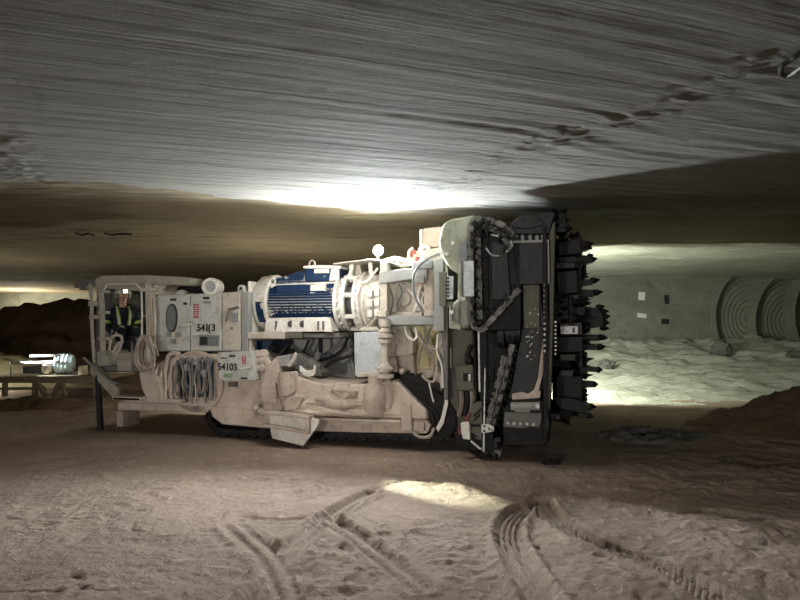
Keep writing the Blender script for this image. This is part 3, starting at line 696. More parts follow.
# ---------------------------------------------------------------- crawler tracks
def loop_path(yl):
    pts = [(226, 434.5), (300, 437), (370, 438), (437, 439), (451, 433), (457, 420), (453, 404), (441, 389), (424, 380), (404, 374), (385, 377), (360, 388), (330, 389), (305, 381), (290, 377), (262, 400), (230, 406), (213, 411), (206.5, 418), (212, 428)]
    out = []
    for a, b in pts:
        x, z = q(a, b, .12); out.append(Vector((x, yl, max(z, .045))))
    return spline(out, 6, True)
def crawler(y0, y1, proto=None):
    yc = (y0+y1)/2; P = loop_path(yc); wid = (y1-y0)/2
    st_ = resample(P, .155, True)
    belt = MB(); n = len(P); ins = []
    for i in range(n):
        t = (P[(i+1) % n]-P[i-1]).normalized(); nn = Vector((t.z, 0, -t.x))       # outward for this winding
        ins.append((P[i], nn))
    sgn = 1 if sum(P[i].x*P[(i+1) % n].z-P[(i+1) % n].x*P[i].z for i in range(n)) > 0 else -1
    vs = []; fs = []
    for c, nn in ins:
        for dy, dn in ((-wid*.92, 0), (wid*.92, 0), (wid*.92, -.07), (-wid*.92, -.07)):
            vs.append(c+Vector((0, dy, 0))+nn*dn*sgn)
    for i in range(n):
        j = (i+1) % n
        for k in range(4):
            k2 = (k+1) % 4; fs.append((i*4+k, i*4+k2, j*4+k2, j*4+k))
    belt.add(vs, fs); belt.f = [f[::-1] for f in belt.f] if sgn < 0 else belt.f
    tr = part('crawler_track', belt, 'track', None, 0)
    pm = MB(); pm.box(-.062, .062, -wid, wid, -.012, .02); pm.prism([(-.02, .015), (.02, .015), (.012, .05), (-.012, .05)], -wid, wid)
    for yy in (-wid*.55, wid*.55): pm.box(-.075, -.055, yy-.04, yy+.04, -.02, .022)
    me = proto or pm.mesh('track_pad', 'track')
    for c, t in st_:
        nn = Vector((t.z, 0, -t.x))*sgn
        inst('track_pad', me, tr, Matrix.Translation(c) @ Matrix((( t.x, 0, nn.x, 0), (0, 1, 0, 0), (t.z, 0, nn.z, 0), (0, 0, 0, 1))) @ Matrix.Identity(4))
    for a, b, r_ in ((432, 412, .24), (232, 416, .17)):
        x, z = q(a, b, .12); o = MB(); o.lathe((x, yc-wid*.8, z), (0, 1, 0), [(0, r_*.5), (.02, r_), (wid*1.5, r_), (wid*1.6, r_*.5)], 28); part('idler_wheel', o, 'track', tr, 0, True)
    for k in range(5):
        x, z = q(262+k*34, 428, .12); o = MB(); o.cyl((x, yc-wid*.8, .19), (x, yc+wid*.8, .19), .10, seg=18); part('track_roller', o, 'track', tr, 0, True)
    return me
pad_me = crawler(.10, .66)
crawler(1.85, 2.45, pad_me)
# dark apron and hose at the front of the track
o = MB(); o.pp([(398, 378), (412, 382), (430, 388), (447, 398), (456, 412), (457, 428), (449, 438), (436, 436), (428, 414), (412, 396)], .02, .06); part('track_apron', o, 'black', None, .01)
for pts in ([(418, 398), (428, 406), (436, 414), (440, 424)], [(420, 404), (430, 412), (434, 424)]):
    o = MB(); tubeq(o, pts, .02, -.01); part('hose', o, 'rubber', None, 0, True)
o = MB(); o.pp([(444.5, 376), (447.5, 376), (448, 404), (443.5, 424), (438, 432), (436, 428), (441, 418), (444.5, 402)], -.05, -.02); part('wear_strip', o, 'white', None, .004)
o = MB(); tubeq(o, [(413, 433), (420, 437), (430, 436), (434, 428)], .022, -.1); part('hose', o, 'hosel', None, 0, True)

# ---------------------------------------------------------------- blue electric motor
AY = .47
mz = q(300, 302.5, AY)[1]; mx0 = q(252.5, 302, .06)[0]; mx1 = q(337, 302.5, .06)[0]; L = mx1-mx0
ppm = q(300, 303, AY)[0]-q(290, 303, AY)[0]; ppm /= 10       # metres per photo pixel there
o = MB(); seg = 232; prof = []
vs = []; fs = []
xs = [mx0+L*t for t in (.15, .17, .95, .97)]
for i, x in enumerate(xs):
    for k in range(seg):
        a = 2*math.pi*k/seg; rad = .385 if (k % 4 in (0, 1)) else .362
        if i in (0, 3): rad = .34
        vs.append((x, AY+math.sin(a)*rad, mz+math.cos(a)*rad))
for i in range(3):
    for k in range(seg):
        k2 = (k+1) % seg; fs.append((i*seg+k, (i+1)*seg+k, (i+1)*seg+k2, i*seg+k2))
o.add(vs, fs); o.cyl((xs[0], AY, mz), (xs[-1], AY, mz), .34, seg=36)
mot = part('drive_motor', o, 'bluemot', None, 0, True, 'finned blue electric motor splashed with pale dust')
o = MB(); o.lathe((mx0-.06, AY, mz), (1, 0, 0), [(0, .30), (.02, .37), (.07, .41), (.26, .425), (.28, .41), (.28, .2)], 40); part('fan_cowl', o, 'white', mot, 0, True)
o = MB(); o.lathe((mx0+.05, AY, mz), (1, 0, 0), [(0, .418), (.12, .43)], 40, False)
o.v = [v for v in o.v]; keep = []
for f in o.f:
    c = sum((Vector(o.v[i]) for i in f), Vector())/len(f); a = math.degrees(math.atan2(c.z-mz, -(c.y-AY)))
    if -48 < a < 4: keep.append(f)
used = sorted({i for f in keep for i in f}); mp_ = {i: k for k, i in enumerate(used)}; o.v = [o.v[i] for i in used]; o.f = [tuple(mp_[i] for i in f) for f in keep]; ob = part('cowl_blue_patch', o, 'bluemot', mot, 0); sm = ob.modifiers.new('thick', 'SOLIDIFY'); sm.thickness = .01
o = MB(); o.pb(247.6, 281, 249.5, 333, .05, .9); part('motor_end_plate', o, 'white', mot, .012)
xf = q(337, 303, .06)[0]
o = MB(); o.lathe((xf-.10, AY, mz), (1, 0, 0), [(0, .34), (.03, .42), (.08, .42), (.09, .36), (.14, .36)], 40)
for k in range(20):
    a = k*math.pi/10; o.cyl((xf-.07, AY+math.sin(a)*.385, mz+math.cos(a)*.385), (xf+.01, AY+math.sin(a)*.385, mz+math.cos(a)*.385), .022, seg=6)
part('motor_flange', o, 'white', mot, 0, True)
o = MB(); o.pp([(304, 267.5), (340, 266), (341, 268.5), (339, 281), (305, 282)], AY-.3, AY+.25); tb = part('terminal_box', o, 'bluemot', mot, .015)
o = MB(); o.pp([(303, 266), (313, 265), (341, 265.5), (341, 268.5), (303, 268.5)], AY-.33, AY+.28); part('terminal_box_lid', o, 'white', tb, .01)
o = MB(); o.pb(314, 269, 329, 273, AY-.315, AY-.295); o.pp([(331, 269), (339, 268), (339, 280), (329, 281)], AY-.32, AY-.29); part('terminal_box_plate', o, 'white', tb, .004)
o = MB(); x, z = q(312, 263.5, AY-.1); o.tube([(x-.05, AY-.1, z-.04), (x-.04, AY-.1, z+.02), (x, AY-.1, z+.045), (x+.04, AY-.1, z+.02), (x+.05, AY-.1, z-.04)], .013, 7); part('lid_handle', o, 'tan', tb, 0, True)
o = MB(); o.pp([(276, 279), (302, 270.5), (305, 270.5), (305, 281), (276, 284)], AY-.22, AY+.2); part('cable_fairing', o, 'bluemot', mot, .012)
def ring(px, py, yl, r_, t): 
    x, z = q(px, py, yl); return [(x+r_*math.cos(k*math.pi/8), yl, z+r_*math.sin(k*math.pi/8)) for k in range(16)]
o = MB(); o.tube(ring(272.5, 281.5, .18, .045, 0), .014, 8, False, True); o.cyl(q3(272.5, 285, .18), q3(272.5, 288, .18), .03, seg=10); part('lifting_eye', o, 'white', mot, 0, True)
o = MB(); o.pp([(266, 284.5), (335, 281.5), (335, 283.2), (266, 286.5)], .16, .22); part('top_rail', o, 'white', mot, .004)
o = MB(); o.pp([(276, 285), (308, 284), (309, 293), (277, 294)], .12, .18); part('name_plate_cover', o, 'bluemot', mot, .008)
o = MB(); o.pp([(310, 285), (325, 283), (326, 291), (310, 293.5)], .125, .18); part('dusty_side_plate', o, 'white', mot, .008)
o = MB(); o.pp([(266, 318), (328, 317), (333, 331.5), (264, 332.5)], .05, .3)
ft = part('motor_foot', o, 'white', mot, .012)
for a in (291, 303): o = MB(); o.cyl(q3(a, 324, .045), q3(a, 324, .07), .05, seg=18); part('foot_hole', o, 'lblack', ft, 0)
for a in (275, 317, 322): o = MB(); o.pb(a, 321, a+2, 330, .04, .07); part('foot_slot', o, 'dgrey', ft, .003)
for a in (279, 296, 310, 329):
    o = MB(); o.prism([q(a-4, 332, .0), q(a+3, 332, .0), q(a+1, 319, .0), q(a-1, 319, .0)], .0, .1); part('foot_rib', o, 'white', ft, .008) if a in (329, 279) else None
o = MB(); o.pb(247, 332, 284, 339, -.02, 1.2); part('motor_bed', o, 'cream', None, .012)
o = MB(); o.pb(284, 332.5, 301, 338.5, .02, 1.2); part('motor_bed', o, 'olived', None, .012)
o = MB(); o.pb(301, 333, 340, 338, .1, 1.2); part('motor_bed', o, 'dgrey', None, .012)
o = MB(); o.pb(247, 339, 251, 352, .02, .15); part('bed_post', o, 'cream', None, .008)

# ---------------------------------------------------------------- coupling guard and gearbox
gx = q(350, 302, .06)[0]
o = MB(); o.lathe((xf+.05, AY, mz), (1, 0, 0), [(0, .37), (.0, .425), (.05, .425), (.05, .37)], 40, False)
o.lathe((gx+.02, AY, mz), (1, 0, 0), [(0, .37), (.0, .425), (.05, .425), (.05, .37)], 40, False)
for k in range(8):
    a = k*math.pi/4+.2; o.cyl((xf+.06, AY+math.sin(a)*.40, mz+math.cos(a)*.40), (gx+.05, AY+math.sin(a)*.40, mz+math.cos(a)*.40), .035, seg=8)
part('coupling_guard', o, 'white', None, 0, True)
o = MB(); o.cyl((xf, AY, mz), (gx+.1, AY, mz), .25, seg=28); part('coupling', o, 'dgrey', None, 0, True)
o = MB(); o.lathe((gx+.07, AY, mz), (1, 0, 0), [(0, .30), (.02, .44), (.07, .44), (.09, .40), (.30, .39), (.33, .42), (.37, .42), (.39, .36), (.56, .33)], 44)
for k in range(24):
    a = k*math.pi/12; o.cyl((gx+.05, AY+math.sin(a)*.415, mz+math.cos(a)*.415), (gx+.1, AY+math.sin(a)*.415, mz+math.cos(a)*.415), .016, seg=6)
    o.cyl((gx+.38, AY+math.sin(a)*.40, mz+math.cos(a)*.40), (gx+.46, AY+math.sin(a)*.40, mz+math.cos(a)*.40), .016, seg=6)
gb = part('gearbox', o, 'white', None, 0, True)
o = MB()
for a, b in ((367, 290), (374, 289), (367, 300), (374, 299), (367, 310), (374, 309)): o.pb(a, b, a+5, b+7, AY-.46, AY-.38)
bolts(o, [(369, 286), (376, 285), (369, 320)], AY-.42); part('inspection_cover', o, 'white', gb, .008)
o = MB(); tubeq(o, [(364, 333), (372, 322), (380, 312), (382, 300), (381, 280)], .035, .1); part('hose', o, 'cream', None, 0, True)
o = MB(); tubeq(o, [(378, 268), (372, 276), (366, 282), (359, 282)], .02, .1); part('hose', o, 'white', None, 0, True)
o = MB(); tubeq(o, [(352, 268), (350, 276), (352, 282)], .03, .3); tubeq(o, [(343, 283), (346, 278), (352, 277), (356, 282)], .03, .25); part('breather_pipe', o, 'white', None, 0, True)

# ---------------------------------------------------------------- canopy sheet and the work lamp on it
cs = [(333, 263.2), (345, 261.6), (358, 260), (370, 259), (378, 259.4), (388, 261), (400, 264.5)]
o = MB(); o.pp(cs+[(a, b+1.3) for a, b in cs[::-1]], .05, 1.0); part('canopy_sheet', o, 'cream', None, .004)
for a, b in ((350, 345), (368, 366), (384, 386)):
    o = MB(); o.pp([(a, 261.5), (a+4, 261), (b+7, 280), (b+3, 280)], .3, .36); part('canopy_strut', o, 'white', None, .006)
o = MB(); o.pp([(348, 265), (360, 264), (362, 277), (351, 278)], .4, .8); part('canopy_box', o, 'cream', None, .01)
LAMP = q3(378, 250.5, .25)
o = MB(); o.cyl(q3(378, 259, .25), q3(378, 254, .25), .02, seg=8); o.lathe((LAMP[0], LAMP[1]+.07, LAMP[2]), (0, -1, 0), [(0, .05), (.03, .075), (.06, .08)], 24)
wl = part('work_lamp', o, 'grey', None, 0, True)
o = MB(); o.sphere((LAMP[0], LAMP[1], LAMP[2]), .066, 20, 12, (1, .35, 1)); part('lamp_lens', o, 'lamp', wl, 0, True)

# ---------------------------------------------------------------- square frame in front of the transfer case
fr = part('frame_beam', MB().pp([(379, 271.5), (413, 268), (427, 268), (427, 280), (413, 279), (379, 284)], -.08, .06), 'grey', None, .01)
part('frame_beam', MB().pp([(378, 315.5), (436, 315.8), (436, 325), (378, 325)], -.10, .08), 'grey', None, .01)
part('frame_post', MB().pp([(380, 262), (387, 262), (387, 327), (380, 327)], -.04, .1), 'cream', None, .01)
part('frame_post', MB().pp([(424, 268), (434, 266), (434, 326), (424, 326)], .0, .12), 'tan', None, .01)
part('frame_corner', MB().pp([(412, 262), (432, 260), (432, 268.5), (412, 268.5)], -.14, .2), 'grey', None, .01)
part('frame_corner', MB().pp([(412, 275), (424, 275), (424, 283), (413, 283)], -.14, .0), 'grey', None, .01)
part('frame_corner', MB().pb(378, 310.5, 386, 317, -.14, 0), 'cream', None, .01)
part('frame_corner', MB().pb(424, 310.5, 434, 316, -.12, 0), 'cream', None, .01)
o = MB(); o.pp([(388, 284), (424, 283), (424, 316), (388, 316)], .30, .9); tc_ = part('transfer_case', o, painted('peach_case_paint', (.62, .46, .34), (.60, .50, .40), .4, .4, .6), None, .02)
x, z = q(404, 299, .3); o = MB(); o.lathe((x, .32, z), (0, -1, 0), [(0, .24), (.03, .24), (.04, .21), (.04, .12), (.07, .10), (.07, .02)], 32); part('case_cover', o, 'cream', tc_, 0, True)
o = MB(); bolts(o, [(394+i*3.2, 290+5*math.sin(i)) for i in range(7)]+[(395+i*3.2, 309-3*math.sin(i)) for i in range(7)], .29, .018); part('case_bolts', o, 'tan', tc_, 0)
o = MB(); o.pb(389, 312, 422, 316, .15, .35); part('case_shelf', o, 'cream', tc_, .01)
o = MB(); tubeq(o, [(394, 284.5), (397, 279), (400, 279), (405, 284.5)], .010, .22, 6, False); part('wire_clip', o, 'hosed', tc_, 0, True)
# tan tank and red capped valves over it
o = MB(); o.pp([(421, 229.5), (424, 228), (445, 226), (448, 228), (448, 247), (421, 247)], .45, 1.1); part('header_tank', o, painted('pink_tan_tank', (.48, .36, .29), DUST, .3, .4, .7), None, .02)
o = MB(); o.pp([(419.5, 229.5), (422, 229), (422, 247), (419.5, 247)], .42, .9); part('tank_edge_plate', o, 'white', None, .005)
o = MB(); o.pp([(400, 263), (412, 252), (440, 247), (448, 247), (448, 300), (436, 300), (432, 264)], .45, 1.2); part('tank_support', o, 'cream', None, .02)
for a, b in ((414, 250), (417.5, 257), (411, 253)):
    o = MB(); o.cyl(q3(a, b+4, .35), q3(a, b, .35), .035, .028, seg=12); part('valve_cap', o, 'red', None, .004)
o = MB(); tubeq(o, [(420, 262), (424, 256), (420, 250), (426, 246), (429, 250)], .03, .3); tubeq(o, [(409, 262), (409, 252), (413, 248)], .018, .3); part('valve_pipe', o, 'white', None, 0, True)
o = MB(); tubeq(o, [(441, 253), (426, 260), (415, 271), (413, 284), (415, 297), (420, 307), (424, 313)], .018, -.2); part('hose', o, 'hosed', None, 0, True)
for pts in ([(396, 263), (404, 266), (412, 262)], [(385, 262), (396, 259), (408, 262), (411, 266)]):
    o = MB(); tubeq(o, pts, .035, .15); part('hose', o, 'cream', None, 0, True)
for pts in ([(409, 290), (417, 300), (414, 312)], [(421, 286), (418, 296), (421, 306)]):
    o = MB(); tubeq(o, pts, .02, .12); part('hose', o, 'white', None, 0, True)

for pts, yl, m in (([(389, 287), (393, 300), (390, 315)], .1, 'hose'), ([(399, 284), (402, 292), (398, 304), (401, 316)], .16, 'hosed'), ([(426, 290), (422, 300), (427, 316)], .02, 'white'),
                   ([(392, 327), (397, 336), (395, 346)], .0, 'hosel'), ([(431, 327), (428, 340), (437, 352), (439, 372)], .0, 'hosed'), ([(364, 284), (358, 296), (361, 312), (366, 324)], -.06, 'hosel')):
    o = MB(); tubeq(o, pts, .012, yl); part('hose', o, m, None, 0, True)
for b in (286, 293, 300, 307): o = MB(); o.pb(415, b, 421, b+4, .2, .31); part('case_clamp', o, 'cream', tc_, .006)

# ---------------------------------------------------------------- tank, jack and pot in the middle
o = MB(); o.pp([(354, 332.5), (381, 331.5), (382, 374), (355, 376)], -.06, .55); bolts(o, [(358, 350), (369, 341), (373, 362), (364, 369)], -.06, .008, .006); ht = part('hydraulic_tank', o, 'bright', None, .03)
o = MB(); o.pp([(357, 331), (362, 327), (376, 326.5), (380, 331)], .0, .5); part('tank_top', o, 'cream', ht, .015)
o = MB(); o.pp([(355, 373), (383, 371), (383, 376), (357, 377.5)], -.10, .55); part('tank_sill', o, 'cream', ht, .012)
x, z0 = q(375, 418, -.08); z1 = q(375, 377, -.08)[1]; h = z1-z0
o = MB(); o.lathe((x, -.02, z0), (0, 0, 1), [(0, .08), (.06*h, .15), (.25*h, .185), (.6*h, .185), (.80*h, .165), (.82*h, .12), (1.02*h, .12)], 28); part('suspension_pot', o, 'tan', None, 0, True)
x, z0 = q(385, 379, -.12); z1 = q(385, 318, -.12)[1]; h = z1-z0
o = MB(); o.lathe((x, -.12, z0), (0, 0, 1), [(0, .08), (.02*h, .12), (.08*h, .12), (.09*h, .07), (.12*h, .07), (.13*h, .11), (.18*h, .11), (.25*h, .06), (.29*h, .055), (.58*h, .055), (.59*h, .085), (.65*h, .085), (.66*h, .06), (.68*h, .10), (.74*h, .10), (.75*h, .06), (.78*h, .08), (.84*h, .055), (.86*h, .075), (.98*h, .075)], 26)
part('vertical_jack', o, 'cream', None, 0, True)
o = MB(); tubeq(o, [(387, 380), (391, 390), (391, 400), (388, 408)], .05, -.08); part('hose', o, 'tan', None, 0, True)
o = MB(); o.pp([(392, 342), (413, 341), (413, 353), (408, 356), (392, 356)], .15, .6); part('valve_bank', o, 'cream', None, .02)
o = MB(); o.pp([(397, 356), (413, 354), (415, 376), (404, 378), (398, 370)], .2, .6); part('valve_bank', o, 'tan', None, .02)
o = MB(); o.pp([(412, 326), (441, 326), (441, 372), (432, 374), (412, 371)], .35, .8); part('yellow_tank', o, 'yellow', None, .02)
o = MB(); o.pp([(412, 370), (441, 368), (446, 384), (416, 380)], .30, .8); part('tank_sill', o, 'tan', None, .015)
o = MB(); o.pp([(436, 334), (444, 332), (444, 384), (441, 392), (438, 372)], .05, .3); part('yellow_post', o, 'cream', None, .01)
o = MB(); o.lathe(q3(404, 337, .25), (0, -1, 0), [(0, .13), (.03, .15), (.10, .15), (.12, .10), (.10, .06)], 24); part('drive_pulley', o, 'cream', None, 0, True)
o = MB(); o.cyl(q3(394, 334, .1), q3(391, 356, .1), .05, seg=12); o.cyl(q3(392, 358, .08), q3(396, 372, .08), .06, .03, seg=12); o.sphere(q3(402, 371, .06), .045, 12, 8); part('valve_stack', o, 'tan', None, 0, True)
for pts, r_, m in (([(405, 326), (407, 335), (413, 340), (417, 336), (415, 328)], .018, 'white'), ([(410, 326), (418, 336), (424, 345), (436, 349), (444, 341)], .014, 'hosel'),
                   ([(409, 326), (420, 336), (430, 355), (438, 370)], .016, 'hose'), ([(424, 340), (420, 352), (418, 366)], .016, 'hose'), ([(424, 326), (426, 342), (433, 355), (434, 372)], .014, 'hose'),
                   ([(422, 375), (428, 381), (434, 381), (437, 372), (436, 360)], .02, 'hosel'), ([(429, 382), (431, 392), (433.5, 402)], .012, 'white'), ([(438, 335), (437, 352), (442, 366), (443, 388)], .016, 'white')):
    o = MB(); tubeq(o, pts, r_, -.03); part('hose', o, m, None, 0, True)

# ---------------------------------------------------------------- mast at the neck of the cutter head
o = MB(); o.pp([(434, 260), (443, 258), (444, 331), (434, 331)], -.2, -.05); part('mast_post', o, 'grey', None, .008)
o = MB(); o.pp([(439, 272), (446, 272), (446, 306), (439, 306)], -.26, -.18); part('slotted_plate', o, 'olived', None, .006)
o = MB(); o.pp([(447, 276), (453.5, 276), (453, 299), (446.5, 299)], -.28, -.2); o2 = part('rack_plate', o, 'bright', None, .004)
o = MB()
for i in range(6): o.pb(446, 277+i*3.6, 449, 279.3+i*3.6, -.30, -.26)
part('rack_teeth', o, 'lblack', o2, .002)
o = MB(); o.pp([(440, 330), (473, 328), (477, 400), (470, 436), (458, 436), (444, 402)], .05, 1.6); part('mast_body', o, 'olived', None, .02)
o = MB(); o.pp([(441, 306), (448, 306), (448, 400), (444, 400)], -.14, .1); part('mast_side_plate', o, 'dgrey', None, .01)
o = MB(); o.pp([(448.5, 346), (451, 348), (451, 368), (449, 369)], .0, .04); part('grease_line', o, 'white', None, .004)
o = MB(); o.pp([(455, 366), (473, 365), (474, 390), (456, 391)], -.06, .1); jb = part('junction_box', o, 'olived', None, .012)
o = MB(); o.pb(463, 373, 471.5, 381.5, -.075, -.05); part('box_window', o, 'black', jb, .004); o = MB(); o.pb(468, 374, 471, 381, -.085, -.07); part('box_nameplate', o, 'steel', jb, .003)
for a in (461, 467, 472): o = MB(); tubeq(o, [(a, 391), (a+.5, 404), (a-2, 416)], .035, -.02); part('hose', o, 'hose' if a != 467 else 'rubber', None, 0, True)
o = MB(); tubeq(o, [(467, 357), (469, 350), (471, 345)], .03, -.02); o.sphere(q3(469, 361, -.02), .055, 10, 7, (1, .6, 1.3)); part('cable_plug', o, 'black', None, 0, True)
o = MB(); o.pp([(477.5, 329), (479.5, 329), (480.5, 392), (478.5, 392)], -.33, -.30); part('guide_rod', o, 'steel', None, .003)
o = MB(); o.pp([(484.4, 368), (485.6, 368), (484.5, 452), (482.5, 452)], -.36, -.33); part('guide_rod', o, 'steel', None, .003)
# front foot
o = MB(); o.pp([(453, 433), (465, 430), (478, 428), (494, 430), (494, 452), (471, 452), (455, 445)], -.34, .3); part('front_shoe', o, 'black', None, .02)
o = MB(); o.pp([(463, 429), (470, 408), (476, 402), (482, 402), (482, 440), (478, 440)], -.36, -.28); fb = part('shoe_bracket', o, 'olived', None, .01)
o = MB(); o.pp([(460.5, 423), (469, 422), (470, 440), (463, 439), (461, 432)], -.46, -.36); part('bracket_block', o, 'white', fb, .01)
for pts in ([(473, 415), (481, 408), (481.5, 410), (474, 417.5)], [(473, 420), (480, 413), (480, 416.5), (474, 421.5)], [(471, 424), (480, 424), (480, 427), (471, 427)], [(471, 432), (478, 437), (470, 437)]):
    o = MB(); o.pp(pts, -.375, -.34); part('bracket_slot', o, 'black', fb, .003)
o = MB(); o.pp([(458, 430), (466, 416), (469, 412), (471, 414), (463, 432), (459, 436)], -.40, -.36); part('red_edge_bar', o, 'rusty', fb, .004)
o = MB(); o.pp([(471, 440), (483, 450), (480, 450), (470, 442)], -.42, -.36); part('shoe_edge', o, 'steel', fb, .003)
# ---------------------------------------------------------------- cutter head: hood, chain, gearcase, boom
o = MB(); o.pp([(438.5, 240), (441, 228), (444, 222), (452, 218.5), (475, 214.5), (470, 226), (468, 262), (461, 263), (459, 275), (449, 268), (442, 257), (439, 248)], -.42, 1.3, .0)
hood = part('chain_hood', o, 'olive', None, .05); hood.modifiers['bevel'].segments = 5
o = MB(); o.pp([(458, 248), (467, 238), (467.5, 262), (461, 264), (458, 258)], -.44, -.38); part('hood_plate', o, 'hosed', hood, .008)
o = MB(); bolts(o, [(453, 243), (447, 254), (441.5, 253)], -.43, .025, .02); part('hood_bolts', o, 'white', hood, 0)
o = MB(); o.pp([(458, 262), (462, 262), (462, 330), (458, 330)], -.42, -.2); part('hood_edge', o, 'olive', hood, .008)
o = MB(); o.pp([(449, 314), (452, 303), (458, 298), (470, 298), (471, 326), (462, 330), (452, 325)], -.42, .2); h2 = part('lower_hood', o, painted('grey_dome_paint', (.24, .24, .21), DUST, .2, .1, .5), None, .07); h2.modifiers['bevel'].segments = 4
o = MB(); o.pp([(449, 306), (451, 306), (452, 320), (461, 326), (461, 330), (449, 328.5)], -.46, -.3); part('hood_rim', o, 'olive', h2, .01)
o = MB(); bolts(o, [(452, 312), (464, 298.5)], -.44, .03, .03); part('hood_bolts', o, 'white', h2, 0)
gp = part('guard_plate', MB().pp([(463, 261), (474, 260.5), (473.5, 296.5), (463, 296.5)], -.52, -.46), 'bright', None, .006, label='pale blue-grey steel guard plate') if False else pbox('guard_plate', 'bright', 463, 261, 474, 296.5, -.52, -.46)
part('guard_plate_edge', MB().pp([(460.5, 262), (463, 261), (463, 297), (460.5, 296)], -.53, -.44), 'dgrey', gp, .004)

def chain(name, pts, yl, pick_every=1, pick=.07, step=.075, wid=.05, seed=0, m='rotor', out=1):
    P = [Vector(q3(a, b, yl)) for a, b in pts]; P = spline(P, 8)
    st_ = resample(P, step); mb = MB(); Y = Vector((0, 1, 0)); rr = random.Random(seed); pk = []
    for i, (c, t) in enumerate(st_):
        nn = Vector((t.z, 0, -t.x))*out
        if i % 2: mb.obox(c, t, Y, nn, step*.62, wid*.55, .026)
        else:
            for s_ in (-1, 1): mb.obox(c+Y*s_*wid*.8, t, Y, nn, step*.66, .014, .036)
        mb.cyl(c-Y*wid*1.15+t*step*.5, c+Y*wid*1.15+t*step*.5, .017, seg=8)
        if i % pick_every == 0: pk.append((c, t, nn))
    ch = part(name, mb, 'link', None, .004)
    for i, (c, t, nn) in enumerate(pk):
        w = Vector((rr.choice((-.05, 0, .05)), 0, 0)).x
        mt = Matrix.Translation(c+Y*w) @ Matrix(((t.x, 0, nn.x, 0), (0, 1, 0, 0), (t.z, 0, nn.z, 0), (0, 0, 0, 1))) @ Matrix.Rotation(rr.uniform(-.3, .3), 4, 'X')
        inst('chain_pick', CP, ch, mt @ Matrix.Diagonal((pick/.1, 1, pick/.1, 1)))
    return ch
o = MB(); o.prism([(-.03, .0), (.035, .0), (.04, .045), (.02, .06), (.055, .12), (.035, .115), (-.02, .055)], -.022, .022); CP = o.mesh('chain_pick', 'rotor')
# chain sprocket guards, dark plates behind the chain
o = MB(); o.pp([(488, 233), (512, 229), (521, 236), (521, 330), (488, 331)], -.36, .6); part('chain_plate', o, 'black', None, .015)
o = MB(); o.pp([(491, 240), (507, 246), (511, 300), (491, 300)], -.40, -.34); part('chain_cover', o, 'headgrey', None, .01)
o = MB(); o.pp([(472, 219), (486, 217), (512, 232), (518, 290), (482, 331), (470, 331)], -.30, .5); part('chain_carrier', o, 'black', None, .02)
ch1 = chain('cutting_chain', [(511, 233), (503, 226), (492, 221.5), (480, 219.5), (474, 222), (471.5, 231), (471, 250), (471, 275), (471, 300), (471.5, 318), (476, 328), (483, 329), (491, 321), (503, 308), (517, 292)], -.42, 1, .09, .075, .055, 1, 'rotor', -1)
ch2 = chain('cutting_chain', [(478, 228), (479, 245), (479, 262), (480, 285), (480, 305), (481, 322)], -.32, 1, .08, .09, .07, 2, 'rotor', -1)
ch3 = chain('cutting_chain', [(482, 226), (492, 229), (502, 235), (509, 246)], -.38, 1, .09, .08, .06, 3, 'rotor', 1)
o = MB(); tubeq(o, [(491, 235), (497, 236), (504, 240)], .014, -.43); tubeq(o, [(486, 248), (492, 255), (499, 256)], .012, -.43); part('chain_clip', o, 'steel', None, 0, True)
o = MB(); o.pp([(470, 300), (476, 296), (520, 282), (524, 300), (512, 420), (500, 450), (480, 450), (478, 330)], .0, 1.2); part('head_core', o, 'black', None, .02)
ch4 = chain('cutting_chain', [(512, 348), (508, 366), (504, 382), (500, 398), (495, 415), (491, 432), (490, 446)], -.18, 1, .08, .08, .09, 4, 'rotor', -1)
ch5 = chain('cutting_chain', [(504, 360), (499, 380), (494, 398), (490, 416), (487, 434), (489, 449), (497, 452)], -.26, 1, .07, .08, .06, 5, 'rotor', 1)
o = MB(); o.pp([(481.5, 424.5), (488, 424), (494, 427), (494, 431), (488, 432.5), (481.5, 433)], -.40, -.37); mk = part('chain_marker', o, 'lwhite', None, .003, label='white marker plate with black squares')
for a, b, w, h in ((484.3, 426.3, 2.2, 2), (484.3, 431, 2.2, 2.2), (489, 428.8, 1.6, 2.6), (492, 430, 2.6, 1.2)):
    o = MB(); o.pb(a-w/2, b-h/2, a+w/2, b+h/2, -.406, -.39); part('marker_square', o, 'lblack', mk, 0)
o = MB(); rr = random.Random(9)
for k in range(10):
    a, b = 484+rr.random()*16, 438+rr.random()*15; o.obox(q3(a, b, -.30), Vector((1, 0, .3)).normalized(), Vector((0, 1, 0)), Vector((-.3, 0, 1)).normalized(), .03, .03, .03)
part('chain_tooth_cluster', o, 'headgrey', None, .006)

# gearcase, crown, rails
o = MB(); o.pp([(508, 241), (549, 239.5), (549.5, 284), (509, 285)], -.36, .8); gc = part('head_gearcase', o, 'headgrey', None, .012)
o = MB(); o.pp([(508, 241), (549, 239.5), (549, 242), (508, 243)], -.38, -.34); o.pp([(547.5, 241), (549, 241), (549.5, 284), (548, 284)], -.38, -.34); part('gearcase_edge', o, 'grey', gc, .003)
o = MB(); rr = random.Random(4)
for k in range(14): a, b = 512+rr.random()*33, 262+rr.random()*14; o.pb(a, b, a+1+rr.random()*2, b+.6+rr.random()*1.5, -.367, -.35)
part('gearcase_scar', o, 'black', gc, 0)
o = MB(); tubeq(o, [(506, 252), (512, 247), (511, 241)], .02, -.4); o.sphere(q3(509, 249, -.4), .035, 10, 7); part('gearcase_fitting', o, 'steel', gc, 0, True)
o = MB(); o.pp([(508, 231), (512, 222), (518, 216), (527, 212.5), (552, 209.8), (556, 213), (550, 231), (549, 235), (509, 235)], -.34, 1.3); cr = part('head_crown', o, 'headgrey', None, .03)
